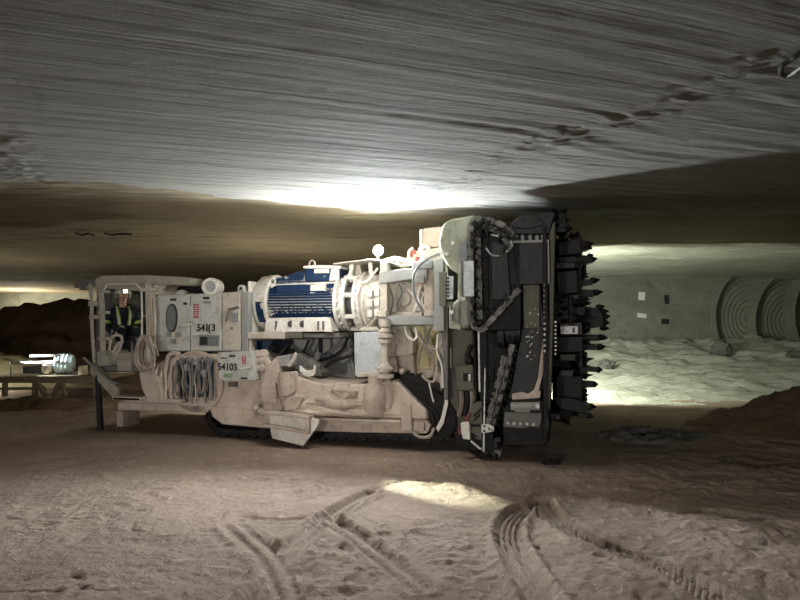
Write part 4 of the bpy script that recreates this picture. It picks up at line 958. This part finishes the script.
x, z = q(527, 224, -.33); o = MB(); o.prism([(x+.20*math.cos(k*math.pi/10), z+.06*math.sin(k*math.pi/10)) for k in range(20)], -.36, -.33); part('crown_boss', o, 'headgrey', cr, .01)
o = MB(); o.pp([(508, 234), (549, 233), (549, 240.5), (508, 241.5)], -.30, .8); part('bolt_rail', o, 'black', gc, .004)
o = MB(); 
for k, a in enumerate((511, 517, 522.5, 530, 537, 543)): o.cyl(q3(a, 236.5, -.29), q3(a, 236.8, -.36), .028, .02, seg=8); o.pb(a-1.6, 237, a+1.6, 240, -.35, -.3)
part('rail_bolts', o, 'grey', gc, .003)
o = MB(); o.pp([(542.5, 225), (546, 225), (548.5, 330), (547, 440), (543.5, 440)], -.40, .1); part('boom_rail', o, 'black', None, .006)
o = MB(); o.pp([(549, 222), (555, 222), (553, 326), (550.5, 398), (547, 445), (543, 445), (546, 398), (549, 326)], -.30, .1); part('boom_rail', o, 'olived', None, .008)
o = MB(); o.pp([(521.5, 277), (541, 278), (541.5, 300), (546, 330), (546, 375), (541, 396), (508, 399), (513, 380), (520, 340), (523, 320)], -.22, .5); bm = part('boom_arm', o, 'headgrey', None, .012)
o = MB(); o.pp([(522.5, 278), (539.5, 279), (539.5, 328), (524, 328)], -.25, -.2); part('boom_panel', o, 'olived', bm, .006)
o = MB(); o.pp([(545, 324), (549, 322), (547.5, 352), (543, 374), (538, 394), (533.5, 391), (538, 378), (541, 352)], -.30, -.2); part('boom_strip', o, 'tan', bm, .006)
o = MB(); o.pp([(512, 394), (522, 392), (528, 394), (535, 389), (541, 391), (540, 398), (512, 400)], -.28, -.18); part('boom_bracket', o, 'tan', bm, .006)
o = MB(); rr = random.Random(6)
for k in range(26):
    a, b = rr.choice(((532, 312), (531, 326), (529, 342), (530, 357), (534, 330)));
    a += rr.uniform(-5, 6); b += rr.uniform(-6, 6); s_ = rr.uniform(.6, 1.8); o.pp([(a, b), (a+s_*1.6, b-.8), (a+s_, b+s_*.8)], -.262, -.2)
tag(part('salt_crust', o, 'white', bm, 0), None, None, None, 'stuff')
for k in range(13): o = MB(); o.cyl(q3(544.5, 285+k*5.5, -.40), q3(544.5, 285.1+k*5.5, -.46), .02, .012, seg=7); part('boom_bolt', o, 'steel' if k > 6 else 'dgrey', bm, 0)
for k in range(9): o = MB(); o.cyl(q3(555.5, 322+k*4, -.2), q3(555.5, 322+k*4, -.27), .022, .012, seg=7); part('boom_bolt', o, 'steel', bm, 0)
o = MB(); o.cyl(q3(506, 333, -.16), q3(521, 332, -.16), .14, seg=24); o.cyl(q3(499, 334, -.16), q3(505, 334, -.16), .18, seg=24); o.cyl(q3(512, 333, -.16), q3(515, 333, -.16), .17, seg=24); part('boom_motor', o, 'headgrey', None, 0, True)
# bucket under the boom
o = MB(); o.pp([(503, 409), (512, 400), (541, 399), (546, 404), (549.5, 412), (549, 440), (545, 446), (503, 446)], -.34, .8); bu = part('loading_bucket', o, 'black', None, .015)
o = MB(); o.pp([(504.5, 412.5), (541.5, 413), (541, 423), (539, 427.5), (531, 426.5), (523, 428.5), (503.5, 427)], -.40, -.33); pl = part('bucket_lip_plate', o, 'dgrey', bu, .006)
o = MB(); bolts(o, [(508, 423), (514, 423.3), (520.5, 423.6), (527, 424), (533.5, 424.2)], -.40, .02, .015); part('lip_bolts', o, 'steel', pl, 0)
o = MB(); o.cyl(q3(511, 406.5, -.38), q3(540, 406, -.38), .05, seg=16); o.cyl(q3(515, 409.5, -.36), q3(530, 409.5, -.36), .04, seg=14); part('bucket_roller', o, 'grey', bu, 0, True)
o = MB(); o.pb(535.5, 404.5, 539.5, 408.5, -.44, -.4); part('roller_tag', o, 'lwhite', bu, .003)
o = MB(); o.pb(545, 417, 548, 430, -.37, -.33); part('bucket_tag', o, 'grey', bu, .004)

# ---------------------------------------------------------------- the two boring rotors
RY = 1.30
rx0, _ = q(556, 325, RY); RZ = 1.60
o = MB(); o.lathe((0, 0, 0), (1, 0, 0), [(0, .035), (.05, .045), (.10, .04), (.13, .028), (.20, .004)], 10); PICK = o.mesh('cutting_pick', 'rotor')
def rotor(ry, a0):
    hub = MB(); hub.lathe((rx0-.15, ry, RZ), (1, 0, 0), [(0, .40), (.12, .42), (.14, .34), (.30, .32), (.32, .25), (.42, .22), (.52, .14), (.56, .05)], 32)
    for k in range(12):
        a = k*math.pi/6; hub.cyl((rx0-.02, ry+.37*math.cos(a), RZ+.37*math.sin(a)), (rx0+.03, ry+.37*math.cos(a), RZ+.37*math.sin(a)), .025, seg=6)
    H = part('rotor_hub', hub, 'rotor', None, 0, True)
    for k in range(3):
        a = 2*math.pi*k/3+R(30)
        inst('cutting_pick', PICK, H, Matrix.Translation((rx0+.30, ry+.16*math.cos(a), RZ+.16*math.sin(a))))
    for arm in range(4):
        a = R(a0+arm*90); e = Vector((0, math.cos(a), math.sin(a))); n = Vector((0, -math.sin(a), math.cos(a))); x = Vector((1, 0, 0)); c0 = Vector((rx0, ry, RZ))
        mb = MB(); L_ = 1.30
        mb.obox(c0+e*.62+x*.07, x, n, e, .115, .15, .46)
        mb.obox(c0+e*1.02+x*.10, x, n, e, .15, .18, .22)
        mb.obox(c0+e*1.22+x*.02, x, n, e, .17, .20, .07)
        pk = []; rr = random.Random(arm+int(a0))
        for i, r_ in enumerate((.30, .44, .57, .70, .83, .96, 1.09, 1.20)):
            dep_ = .34-.17*(r_/1.3)**1.5
            for sgn, off in ((-1, .11), (1, .10)):
                if (i+arm+(sgn > 0)) % 3 == 0 and i < 6: continue
                hl = dep_*.5+.03
                mb.obox(c0+e*r_+n*sgn*off+x*(.10+hl*.5), x, n, e, hl*.62, .062, .048)
                mb.cyl(c0+e*r_+n*sgn*off+x*(.10+hl*.6), c0+e*r_+n*sgn*off+x*(.13+hl*1.15), .045, .036, seg=10)
                pk.append((c0+e*r_+n*sgn*off+x*(.09+hl*1.15), sgn, rr.uniform(-.25, .25), rr.uniform(.8, 1.15)))
        for i in range(4):
            mb.obox(c0+e*(1.28)+n*(-.15+.1*i)+x*(.02+.03*(i % 2)), x, n, e, .05, .035, .05)
        for i in range(7): mb.cyl(c0+e*(.4+i*.12)-n*.15+x*.05, c0+e*(.4+i*.12)-n*.175+x*.05, .02, seg=6)
        A_ = part('rotor_arm', mb, 'rotor', None, .008)
        for p, sgn, tw, sc in pk:
            rot = Matrix((( *x, 0), (0, 0, 0, 0), (0, 0, 0, 0), (0, 0, 0, 1)))
            rot = Matrix(((x.x, n.x, e.x, 0), (x.y, n.y, e.y, 0), (x.z, n.z, e.z, 0), (0, 0, 0, 1)))
            inst('cutting_pick', PICK, A_, Matrix.Translation(p) @ rot @ Matrix.Rotation(tw*.7-.08*sgn, 4, 'Z') @ Matrix.Rotation(.25*tw+.1, 4, 'Y') @ Matrix.Diagonal((sc, 1, 1, 1)))
        for i in range(5):     # gauge picks around the tip
            mt = Matrix(((e.x, n.x, x.x, 0), (e.y, n.y, x.y, 0), (e.z, n.z, x.z, 0), (0, 0, 0, 1)))
            inst('cutting_pick', PICK, A_, Matrix.Translation(c0+e*1.24+n*(-.16+.08*i)+x*(.10-.05*(i % 2))) @ mt @ Matrix.Rotation(-.6, 4, 'Y') @ Matrix.Diagonal((.8, .8, .8, 1)))
    return H
rotor(RY, 78)
rotor(RY+2.9, 40)
o = MB(); o.box(rx0-1.0, rx0-.16, RY-.5, RY+3.4, .55, 2.55); part('rotor_gearcase', o, 'black', None, .03)
# blocks stacked on the near side of the near rotor
for pts, y0, y1, m in (([(558, 242), (580, 238), (582, 253), (559, 256)], .35, .8, 'rotor'), ([(558, 257), (577, 256), (578, 262), (560, 263)], .2, .7, 'rotor'),
                       ([(556, 262), (575, 262), (576, 268), (556, 269)], .18, .7, 'headgrey'), ([(556, 272), (577, 270), (578, 293), (558, 294)], .3, .8, 'rotor'),
                       ([(560, 295), (580, 294), (578, 302), (559, 303)], .15, .6, 'headgrey'), ([(557, 303), (586, 302), (585, 322), (558, 323)], .3, .9, 'rotor'),
                       ([(560, 323), (582, 322), (583, 335), (560, 336)], .16, .7, 'headgrey'), ([(556, 337), (583, 336), (583, 352), (557, 353)], .3, .8, 'rotor'),
                       ([(559, 354), (576, 354), (576, 361), (559, 361)], .16, .7, 'headgrey'), ([(560, 370), (574, 370), (573, 378), (558, 377)], .2, .7, 'headgrey'),
                       ([(556, 376), (582, 376), (582, 402), (556, 404)], .35, .9, 'rotor'), ([(552, 396), (578, 399), (590, 408), (585, 414), (560, 410)], .25, .8, 'rotor'),
                       ([(550, 413), (560, 414), (560, 420), (550, 420)], .0, .5, 'headgrey'), ([(558, 212), (564, 211), (567, 228), (557, 230)], -.1, .5, 'rotor')):
    o = MB(); o.pp(pts, y0, y1); part('pick_holder_block', o, m, None, .012)
tg = part('rotor_tag', MB().pb(560.5, 326, 578, 334, .135, .17), 'lwhite', None, .004, label='white rectangular plate with a black mark')
o = MB(); o.pb(572.5, 327.5, 574.8, 332.8, .128, .14); part('tag_mark', o, 'lblack', tg, 0)
for i in range(3): o = MB(); o.pb(562, 328+i*1.8, 565+i*1.5, 328.5+i*1.8, .130, .14); part('tag_mark', o, 'lgrey', tg, 0)
# crown cutters at the top of the head and the spiky outline of the near rotor
def picks_at(parent, lst, yl):
    for a, b, c, d in lst:
        p0 = Vector(q3(a, b, yl)); p1 = Vector(q3(c, d, yl)); t = (p1-p0); l_ = t.length; t.normalize()
        u = Vector((0, 1, 0)); w = t.cross(u)
        mt = Matrix(((t.x, u.x, w.x, 0), (t.y, u.y, w.y, 0), (t.z, u.z, w.z, 0), (0, 0, 0, 1)))
        inst('cutting_pick', PICK, parent, Matrix.Translation(p0) @ mt @ Matrix.Diagonal((l_/.2, 1, 1, 1)))
def cutter_row(name, blocks, lst, yl, th=.22):
    rows = []
    for pts in blocks:
        mb = MB(); mb.pp(pts, yl-th/2, yl+th/2); rows.append((part(name, mb, 'rotor', None, .01), sum(b for a, b in pts)/len(pts)))
    for pk in lst: picks_at(min(rows, key=lambda r_: abs(r_[1]-pk[1]))[0], [pk], yl)
cutter_row('crown_cutter', [[(552, 213), (565, 213), (565, 217), (552, 218)], [(551, 219), (563, 219.5), (564, 223), (551, 224)], [(550, 226), (566, 227), (567, 232), (550, 233)]],
           [(555, 214, 558, 209), (561, 214, 568, 209.5), (563, 221, 569, 219), (565, 229, 573, 228.5), (553, 212, 553.5, 208.5)], .0)
cutter_row('gauge_cutter', [[(570, 238), (580, 235), (583, 240), (588, 241), (588, 250), (572, 252)], [(574, 254), (592, 256), (593, 262), (576, 266)]],
           [(577, 238, 577.5, 231), (585, 245, 594.5, 243), (588, 247, 592, 249), (588, 257, 593.5, 254.5), (590, 260, 597.5, 258.5), (562, 240, 562.5, 232), (571, 238, 572, 232)], .9)
cutter_row('gauge_cutter', [[(576, 279), (592, 279.5), (593, 285), (576, 286)], [(580, 289), (594, 290), (594, 297), (580, 298)], [(582, 306), (598, 308), (603, 314), (604, 326), (584, 330)]],
           [(590, 281, 600, 279.5), (592, 293, 603.5, 291.5), (596, 308, 605, 306), (600, 312, 609, 311), (602, 317, 610.5, 316), (602, 322, 610, 323), (600, 327, 609.5, 329)], .75)
cutter_row('gauge_cutter', [[(582, 334), (599, 335), (600, 341), (582, 341)], [(580, 344), (596, 344), (599, 350), (580, 350)], [(580, 367), (597, 367.5), (598, 372), (580, 372)], [(580, 381), (594, 382), (594, 387.5), (580, 388)], [(580, 401), (590, 405), (592, 410), (580, 412)], [(578, 411), (588, 413), (588, 418), (578, 418)]],
           [(598, 337, 608, 338), (597, 347, 606, 346.5), (596, 369.7, 603, 369.7), (592, 384.5, 598.5, 384), (588, 406, 596.5, 407), (586, 415, 594, 417)], .75)
o = MB()
for y_ in (267, 271, 275, 354, 358, 362, 373, 377, 391, 395, 399): o.sphere(q3(584 if y_ < 300 else 585, y_, .7), .035, 10, 7)
o.pb(578, 262, 583, 412, .65, .8); part('bolt_column', o, 'rotor', None, 0, True)

# ================================================================== coil of hose hung by the cab
hc = MB(); rr = random.Random(12)
for k in range(11):
    cxp, czp = 145.5+rr.uniform(-1.5, 2.5), 352+rr.uniform(-1, 3); rxp, rzp = 4.5+k*.45+rr.uniform(-1, 1), 13+rr.uniform(-2, 3)+k*.3; tl = rr.uniform(-.12, .3)
    pts = []
    for i in range(14):
        a = 2*math.pi*i/14; s_ = math.sin(a); pts.append(q3(cxp+rxp*math.cos(a)*(1+.35*s_)+tl*rzp*s_*.5, czp+rzp*s_, -.215-.012*k+.006*math.sin(a*3)))
    hc.tube(pts, .0095, 6, True, True)
coil = hc.build('hose_coil', 'hosel', None, 0, True)
coil.location = (OX, OY, 0); coil.rotation_euler = (0, 0, TH)
tag(coil, 'dusty pale hose coiled up and hung on the cab corner beside the operator', 'hose')
o = MB(); o.pp([(136, 340), (140, 335), (148, 335), (154, 342), (154, 362), (138, 364)], -.19, -.15); part('hose_hanger', o, 'cream', None, .02)

# ================================================================== steel skid and its load at far left
def Wb(mb, a, b, c, d, Y0, Y1):
    p = on_y(a, b, Y0); r_ = on_y(c, d, Y0); return mb.box(p.x, r_.x, Y0, Y1, r_.z, p.z)
YS = 13.7
p0 = on_y(40, 395, YS); skid = empty('steel_skid', (p0.x, YS, 0)); tag(skid, 'low brown steel skid with angled legs at far left behind the cab', 'skid')
def wpart(name, mb, m, parent, base, bev=.006, smooth=False):
    mb.v = [(x-base.x, y-base.y, z-base.z) for x, y, z in mb.v]; return mb.build(name, m, parent, bev, smooth)
base = Vector((p0.x, YS, 0))
wpart('deck', Wb(MB(), -14, 376.5, 104, 380, YS, YS+1.6), 'rust', skid, base)
for yy in (YS, YS+1.5):
    wpart('side_rail', Wb(MB(), -14, 380, 104, 383, yy, yy+.1), 'rust', skid, base)
for yy in (YS, YS+1.4):
    for (a, b) in ((5, 5), (37, 46), (60, 53), (62, 65), (96, 96), (35, 35)):
        mb = MB(); pa = on_y(a, 383, yy); pb_ = on_y(b, 396.5, yy); pb_.z = max(pb_.z, .0)
        d = (pb_-pa); mb.obox((pa+pb_)/2, Vector((0, 1, 0)), d.normalized().cross(Vector((0, 1, 0))), d.normalized(), .045, .045, d.length/2); wpart('skid_leg', mb, 'rust', skid, base, .004)
    wpart('lower_rail', Wb(MB(), -14, 387.5, 36, 390, yy, yy+.09), 'rust', skid, base)
mb = MB(); mb.tube([on_y(11, 378, YS+.1), on_y(11, 363, YS+.1), on_y(36, 362.5, YS+.1), on_y(59, 361, YS+.1), on_y(60, 355.5, YS+.1), on_y(30, 356, YS+.1)], .03, 7, False); wpart('hand_rail', mb, 'cream', skid, base, 0, True)
mb = MB(); Wb(mb, 12, 361.5, 42, 363.6, YS+.05, YS+.2); Wb(mb, 44, 361.5, 56, 363.6, YS+.05, YS+.2); wpart('shiny_rail_plate', mb, 'lwhite', skid, base)
def on_skid(name, mb, m, label, cat, bev=.006, smooth=False):
    o = mb.build(name, m, None, bev, smooth); tag(o, label, cat); return o
zt = on_y(50, 376.5, YS).z
mb = MB(); pc = on_y(64, 367, YS+.55)
mb.lathe((pc.x-.22, YS+.55, zt+.25), (1, .25, 0), [(0, .10), (.02, .20), (.07, .245), (.10, .225), (.14, .248), (.18, .225), (.22, .248), (.26, .225), (.30, .248), (.35, .22), (.40, .20), (.42, .10)], 26)
on_skid('wrapped_roll', mb, 'wrap', 'shiny pale blue wrapped roll gleaming on the steel skid', 'roll', 0, True)
mb = MB(); pA = on_y(78, 366, YS+.3); pB = on_y(81.5, 366, YS+.3); mb.box(pA.x, pB.x, YS+.3, YS+.6, zt+.003, pA.z); on_skid('wooden_box', mb, 'wood', 'narrow pale box standing on the skid right of the wrapped roll', 'box')
mb = MB(); pc = on_y(52, 371, YS+.5); mb.sphere((pc.x-.08, YS+.45, zt+.145), .14, 16, 10, (.8, 1, 1)); on_skid('sack', mb, 'wood', 'small pale rounded sack left of the wrapped roll on the skid', 'sack', 0, True)
mb = MB(); pA = on_y(22, 366.5, YS+.9); pB = on_y(51, 366.5, YS+.9); mb.box(pA.x, pB.x, YS+.9, YS+1.4, zt+.003, pA.z); on_skid('tool_chest', mb, 'dgrey', 'dark grey chest on the skid behind the hand rail', 'chest', .02)
# added lamp, out of view at left, to light the skid and floor
pl_ = on_y(-20, 391, 15.0)
added_lamp = empty('added_floor_lamp', (pl_.x, 15.0, 0)); tag(added_lamp, 'small added lamp out of view at left that lights the steel skid', 'lamp')
mb = MB(); mb.cyl((0, 0, floor_z(pl_.x, 15)), (0, 0, .5), .02, seg=8); mb.build('added_lamp_post', 'dgrey', added_lamp)
mb = MB(); mb.sphere((0, 0, .56), .06, 14, 9); mb.build('added_lamp_bulb', 'lamp', added_lamp, 0, True)

# ================================================================== the operator
# built upright in a frame of his own: x to his left, -y forward, z up from the cab floor
floor_pt = q3(128, 366, .72)
hx, hz = q(127, 295.5, .78)
fz = floor_pt[2]
pe = MB()
def limb(mb, a, b, r0, r1, n=4):
    a = Vector(a); b = Vector(b)
    mb.cyl(a, b, r0, r1, seg=16); mb.sphere(a, r0, 14, 9); mb.sphere(b, r1, 14, 9)
HZ = hz-fz                      # head centre above the floor
SZ = HZ-.66                     # seat top
print('operator head height', HZ, 'seat', SZ, 'floor', fz)
hip = .09; sh = .19
SHZ = HZ-.27
limb(pe, (0, .02, SZ+.10), (0, .03, SZ+.30), .145, .145); limb(pe, (0, .03, SZ+.30), (0, .03, SHZ-.06), .15, .13)
limb(pe, (-.13, .03, SHZ-.02), (.13, .03, SHZ-.02), .085, .085); limb(pe, (-.07, .02, SZ+.30), (.07, .02, SZ+.30), .13, .13); limb(pe, (-.07, .02, SZ+.10), (.07, .02, SZ+.10), .125, .125)
limb(pe, (0, .03, SHZ), (0, 0, HZ-.10), .062, .056)
kneeL = (.13, -.42, SZ+.06); kneeR = (-.10, -.43, SZ+.07); ankL = (.14, -.40, .10); ankR = (-.10, -.48, .10)
for hp, kn, an in (((.10, 0, SZ+.08), kneeL, ankL), ((-.10, 0, SZ+.08), kneeR, ankR)):
    limb(pe, hp, kn, .092, .068); limb(pe, kn, an, .066, .048)
shL = (.20, .03, SHZ-.03); shR = (-.20, .03, SHZ-.03); elL = (.27, -.06, SHZ-.30); elR = (-.27, -.05, SHZ-.30); wrL = (.10, -.26, SHZ-.36); wrR = (-.16, -.30, SHZ-.37)
hands = MB()
for s_, e_, w_ in ((shL, elL, wrL), (shR, elR, wrR)):
    limb(pe, s_, e_, .064, .05); limb(pe, e_, w_, .05, .036)
    s = 1 if w_[0] > 0 else -1
    w = Vector(w_); d = (w-Vector(e_)).normalized(); d = (d*.6+Vector((0, -.6, -.45))).normalized(); side = Vector((s, 0, 0)); side = (side-d*side.dot(d)).normalized(); up = side.cross(d)
    if up.z < 0: up = -up
    palm = w+d*.055; pe.obox(palm, d, side, up, .05, .042, .016); pe.sphere(w+d*.01, .033, 12, 8)
    for i, (off, ln) in enumerate(((-.033, .068), (-.011, .078), (.011, .074), (.033, .058))):
        b0 = w+d*.10+side*off; m1 = b0+d*ln*.5-up*.006; m2 = m1+d*ln*.32-up*.025; m3 = m2+d*.006-up*.03
        limb(pe, b0-d*.012, m1, .0105, .0098); limb(pe, m1, m2, .0098, .009); limb(pe, m2, m3, .009, .008)
    t0 = w+d*.035-side*.04; t1 = t0+d*.035-side*.028-up*.006; t2 = t1+d*.034-side*.004-up*.012
    limb(pe, w+d*.03-side*.02, t1, .014, .012); limb(pe, t1, t2, .012, .010)
# head with its face
pe.sphere((0, .01, HZ+.02), .098, 24, 16, (.80, 1.0, 1.12)); pe.sphere((0, -.015, HZ-.055), .066, 18, 12, (.95, 1.05, .95))
pe.sphere((0, -.060, HZ-.092), .026, 12, 8); pe.cyl((0, -.088, HZ+.02), (0, -.112, HZ-.022), .010, .016, seg=10); pe.sphere((0, -.108, HZ-.022), .017, 10, 7)
for s in (-1, 1):
    pe.sphere((s*.012, -.098, HZ-.026), .012, 8, 6); pe.sphere((s*.078, .015, HZ-.005), .03, 12, 8, (.4, .75, 1.1)); pe.sphere((s*.032, -.078, HZ+.033), .018, 10, 7, (1.3, .7, .6)); pe.sphere((s*.042, -.06, HZ-.025), .03, 10, 7)
pe.sphere((0, -.085, HZ-.058), .018, 12, 8, (1.5, .6, .45)); pe.sphere((0, -.083, HZ-.070), .017, 12, 8, (1.3, .6, .45))
raw = bpy.data.objects.new('tmp_body', pe.mesh('tmp_body', None)); COL.objects.link(raw)
md = raw.modifiers.new('r', 'REMESH'); md.mode = 'VOXEL'; md.voxel_size = .0062
sm = raw.modifiers.new('s', 'SMOOTH'); sm.factor = .5; sm.iterations = 3
dg = bpy.context.evaluated_depsgraph_get(); bme = bpy.data.meshes.new_from_object(raw.evaluated_get(dg)); bpy.data.objects.remove(raw)
bme.name = 'person'; bme.materials.clear(); bme.materials.append(M['navy']); bme.materials.append(M['skin'])
for p in bme.polygons:
    c = p.center; p.use_smooth = True
    hand = any((c-Vector(w)).length < .24 and (c-Vector(w)).dot((Vector(w)-Vector(e)).normalized()*.6+Vector((0, -.6, -.45))) > .012 and c.z < SHZ-.2 and c.y < -.2 and abs(c.x-w[0]) < .12 for w, e in ((wrL, elL), (wrR, elR)))
    hand = hand and c.z > SZ+.12
    p.material_index = 1 if (c.z > SHZ+.065 or hand) else 0
person = bpy.data.objects.new('person', bme); COL.objects.link(person)
pw = to_world((floor_pt[0]-.18, .78, fz)); person.location = pw; FACE = R(38); person.rotation_euler = (0, 0, FACE)
tag(person, 'person in dark coveralls with yellow reflective braces and lit cap lamp seated in the cab', 'person')
def pp_(name, mb, m, smooth=True, bev=0):
    return mb.build(name, m, person, bev, smooth)
mb = MB(); mb.lathe((0, .012, HZ+.045), (0, -.12, 1), [(0, .122), (.02, .122), (.06, .112), (.10, .085), (.125, .045), (.135, .005)], 28)
mb.lathe((0, .012, HZ+.045), (0, -.12, 1), [(-.006, .10), (-.006, .145), (.008, .142), (.010, .11)], 28); hm = pp_('helmet', mb, 'helmet')
mb = MB(); mb.cyl((0, -.115, HZ+.085), (0, -.155, HZ+.078), .032, .036, seg=18); cl = pp_('cap_lamp', mb, 'lblack')
mb = MB(); mb.sphere((0, -.156, HZ+.078), .034, 16, 10, (1, .4, 1)); mb.build('lamp_lens', 'caplamp', cl, 0, True)
for s in (-1, 1):
    mb = MB(); mb.sphere((s*.105, .015, HZ-.0), .045, 16, 10, (.55, .9, 1.1)); pp_('ear_muff', mb, 'muff')
    mb = MB(); mb.sphere((s*.032, -.083, HZ+.018), .011, 10, 7); pp_('eye', mb, 'eye')
def strap(pts, w, name='reflective_strap'):
    """a flat band lying over the coverall: yellow with a silver core"""
    for k, (ww, m, lift) in enumerate(((w, 'vis', .0), (w*.4, 'silver', .005))):
        P = spline([Vector(p) for p in pts], 6); mb = MB(); vs = []; fs = []
        for i, p in enumerate(P):
            t = (P[min(i+1, len(P)-1)]-P[max(i-1, 0)]).normalized(); c = Vector((0, .03, p.z)); nrm = (p-c); nrm.z *= .2; nrm = (nrm-t*nrm.dot(t)).normalized(); b = t.cross(nrm)
            for dn, db in ((-.01, -1), (.006+lift, -1), (.006+lift, 1), (-.01, 1)): vs.append(p+nrm*dn+b*db*ww/2)
        n = len(P)
        for i in range(n-1):
            for j in range(4): j2 = (j+1) % 4; fs.append((i*4+j, (i+1)*4+j, (i+1)*4+j2, i*4+j2))
        fs += [(0, 1, 2, 3), ((n-1)*4+3, (n-1)*4+2, (n-1)*4+1, (n-1)*4)]
        mb.add(vs, fs); ob = mb.build(name if k == 0 else 'silver_stripe', m, person if k == 0 else last, 0)
        last = ob
for s in (-1, 1):
    strap([(s*.09, .10, SHZ+.055), (s*.10, .0, SHZ+.062), (s*.10, -.085, SHZ-.02), (s*.085, -.122, SHZ-.13), (s*.075, -.126, SHZ-.24), (s*.07, -.12, SHZ-.33)], .055)
wb = [(.165*math.cos(a), .025+.158*math.sin(a)*-1, SHZ-.335) for a in [i*math.pi/8-.2 for i in range(0, 10)]]
strap(wb, .05, 'reflective_belt')
for s, e, nm in ((shL, elL, 'l'), (shR, elR, 'r')):
    a = Vector(s); b = Vector(e); d = (b-a).normalized(); c = a+(b-a)*.62
    mb = MB(); mb.lathe(c-d*.025, d, [(0, .063), (.0, .066), (.05, .063), (.05, .058)], 20); pp_('reflective_armband', mb, 'vis')
for an, kn in ((ankL, kneeL), (ankR, kneeR)):
    a = Vector(an); k = Vector(kn); d = (k-a).normalized()
    mb = MB(); mb.lathe(a+d*.10, d, [(0, .058), (.0, .064), (.06, .066), (.06, .06)], 20); pp_('reflective_cuff', mb, 'straw')
    mb = MB(); mb.sphere((a.x, a.y-.07, .045), .06, 16, 10, (.8, 2.0, .75)); mb.cyl((a.x, a.y, .04), (a.x, a.y, .16), .058, .055, seg=16); mb.box(a.x-.05, a.x+.05, a.y-.19, a.y+.06, 0, .02); pp_('boot', mb, 'boot')
# his seat follows him
sc = person.rotation_euler.z

# ================================================================== lights
def light(name, kind, loc, power, col, size=.1, target=None, cone=None, blend=.5):
    ld = bpy.data.lights.new(name, kind); ld.energy = power; ld.color = col
    if kind in ('POINT', 'SPOT'): ld.shadow_soft_size = size
    if cone: ld.spot_size = R(cone); ld.spot_blend = blend
    lo = bpy.data.objects.new(name, ld); COL.objects.link(lo); lo.location = loc
    if target is not None: lo.rotation_euler = (Vector(target)-Vector(loc)).to_track_quat('-Z', 'Y').to_euler()
    return lo
LW = to_world((LAMP[0], LAMP[1]-.08, LAMP[2]))
light('work_lamp_flood', 'SPOT', LW, 1300, (.90, .97, 1.), .04, LW+Vector((.06, -1, .12)), 168, .5)
LP = to_world((LAMP[0], LAMP[1]-.02, LAMP[2]+.10))
light('work_lamp_spill', 'POINT', LP, 38, (1., .97, .78), .05)
# added fill spots, unseen, a good way behind the camera
light('rear_fill_spot', 'SPOT', (-11.0, -15.5, 2.3), 5200, (1., .93, .86), .3, (0, 8, 1.4), 40, 1.)
light('rear_fill_spot', 'SPOT', (3.0, -19.0, 2.4), 3600, (1., .93, .86), .3, (1.2, 8, 1.5), 44, 1.)
light('side_fill', 'POINT', to_world(q3(318, 258, -.95)), 62, (1., .95, .88), .2)  # added fill without a fixture, brightens the machine side and floor
# lamps on the blind side of the machine, aimed into the next room
light('far_side_lamp', 'SPOT', (2.2, 12.3, 1.2), 2600, (.92, 1., .92), .08, (7.0, 14.8, 3.3), 130, .6)
light('far_side_lamp', 'SPOT', (2.9, 12.7, 1.9), 1300, (.94, 1., .84), .08, (5.4, 17, .6), 138, .5)
light('left_room_fill', 'POINT', (-2.6, 12.2, 1.1), 150, (1., .94, .74), .12)  # added fill hidden behind the machine to brighten the far ceiling
light('left_room_fill', 'POINT', (-18.0, 28.6, 1.9), 700, (1., .95, .75), .1)  # added unseen fill that brightens the left back wall
# added spot with no lit lamp behind it, makes the bright floor patch
BL = to_world(q3(222, 287, -.05))
light('floor_patch_beam', 'SPOT', BL, 6000, (.88, 1., .80), .015, on_z(432, 491), 10, .8)
CLW = person.matrix_basis @ Vector((0, -.20, HZ+.078))
light('cap_lamp_glow', 'SPOT', CLW, 7, (.75, 1., .92), .03, CLW+person.matrix_basis.to_3x3() @ Vector((0, -1, -.5)), 100, .6)
light('skid_fill', 'POINT', (pl_.x, 14.9, .72), 90, (1., .95, .75), .06)  # added fill that goes with the unseen lamp at left
pr = on_y(62, 340, 14.6); light('skid_spot', 'SPOT', (pr.x-.9, 13.0, 1.5), 700, (.85, .97, 1.), .05, on_y(62, 368, YS+.5), 30, .5)  # added unseen spot that makes the wrapped roll gleam
w = bpy.data.worlds.new('mine_air'); scn.world = w; w.use_nodes = True
w.node_tree.nodes['Background'].inputs[0].default_value = (1., .88, .72, 1); w.node_tree.nodes['Background'].inputs[1].default_value = .045
scn.view_settings.exposure = 0.0
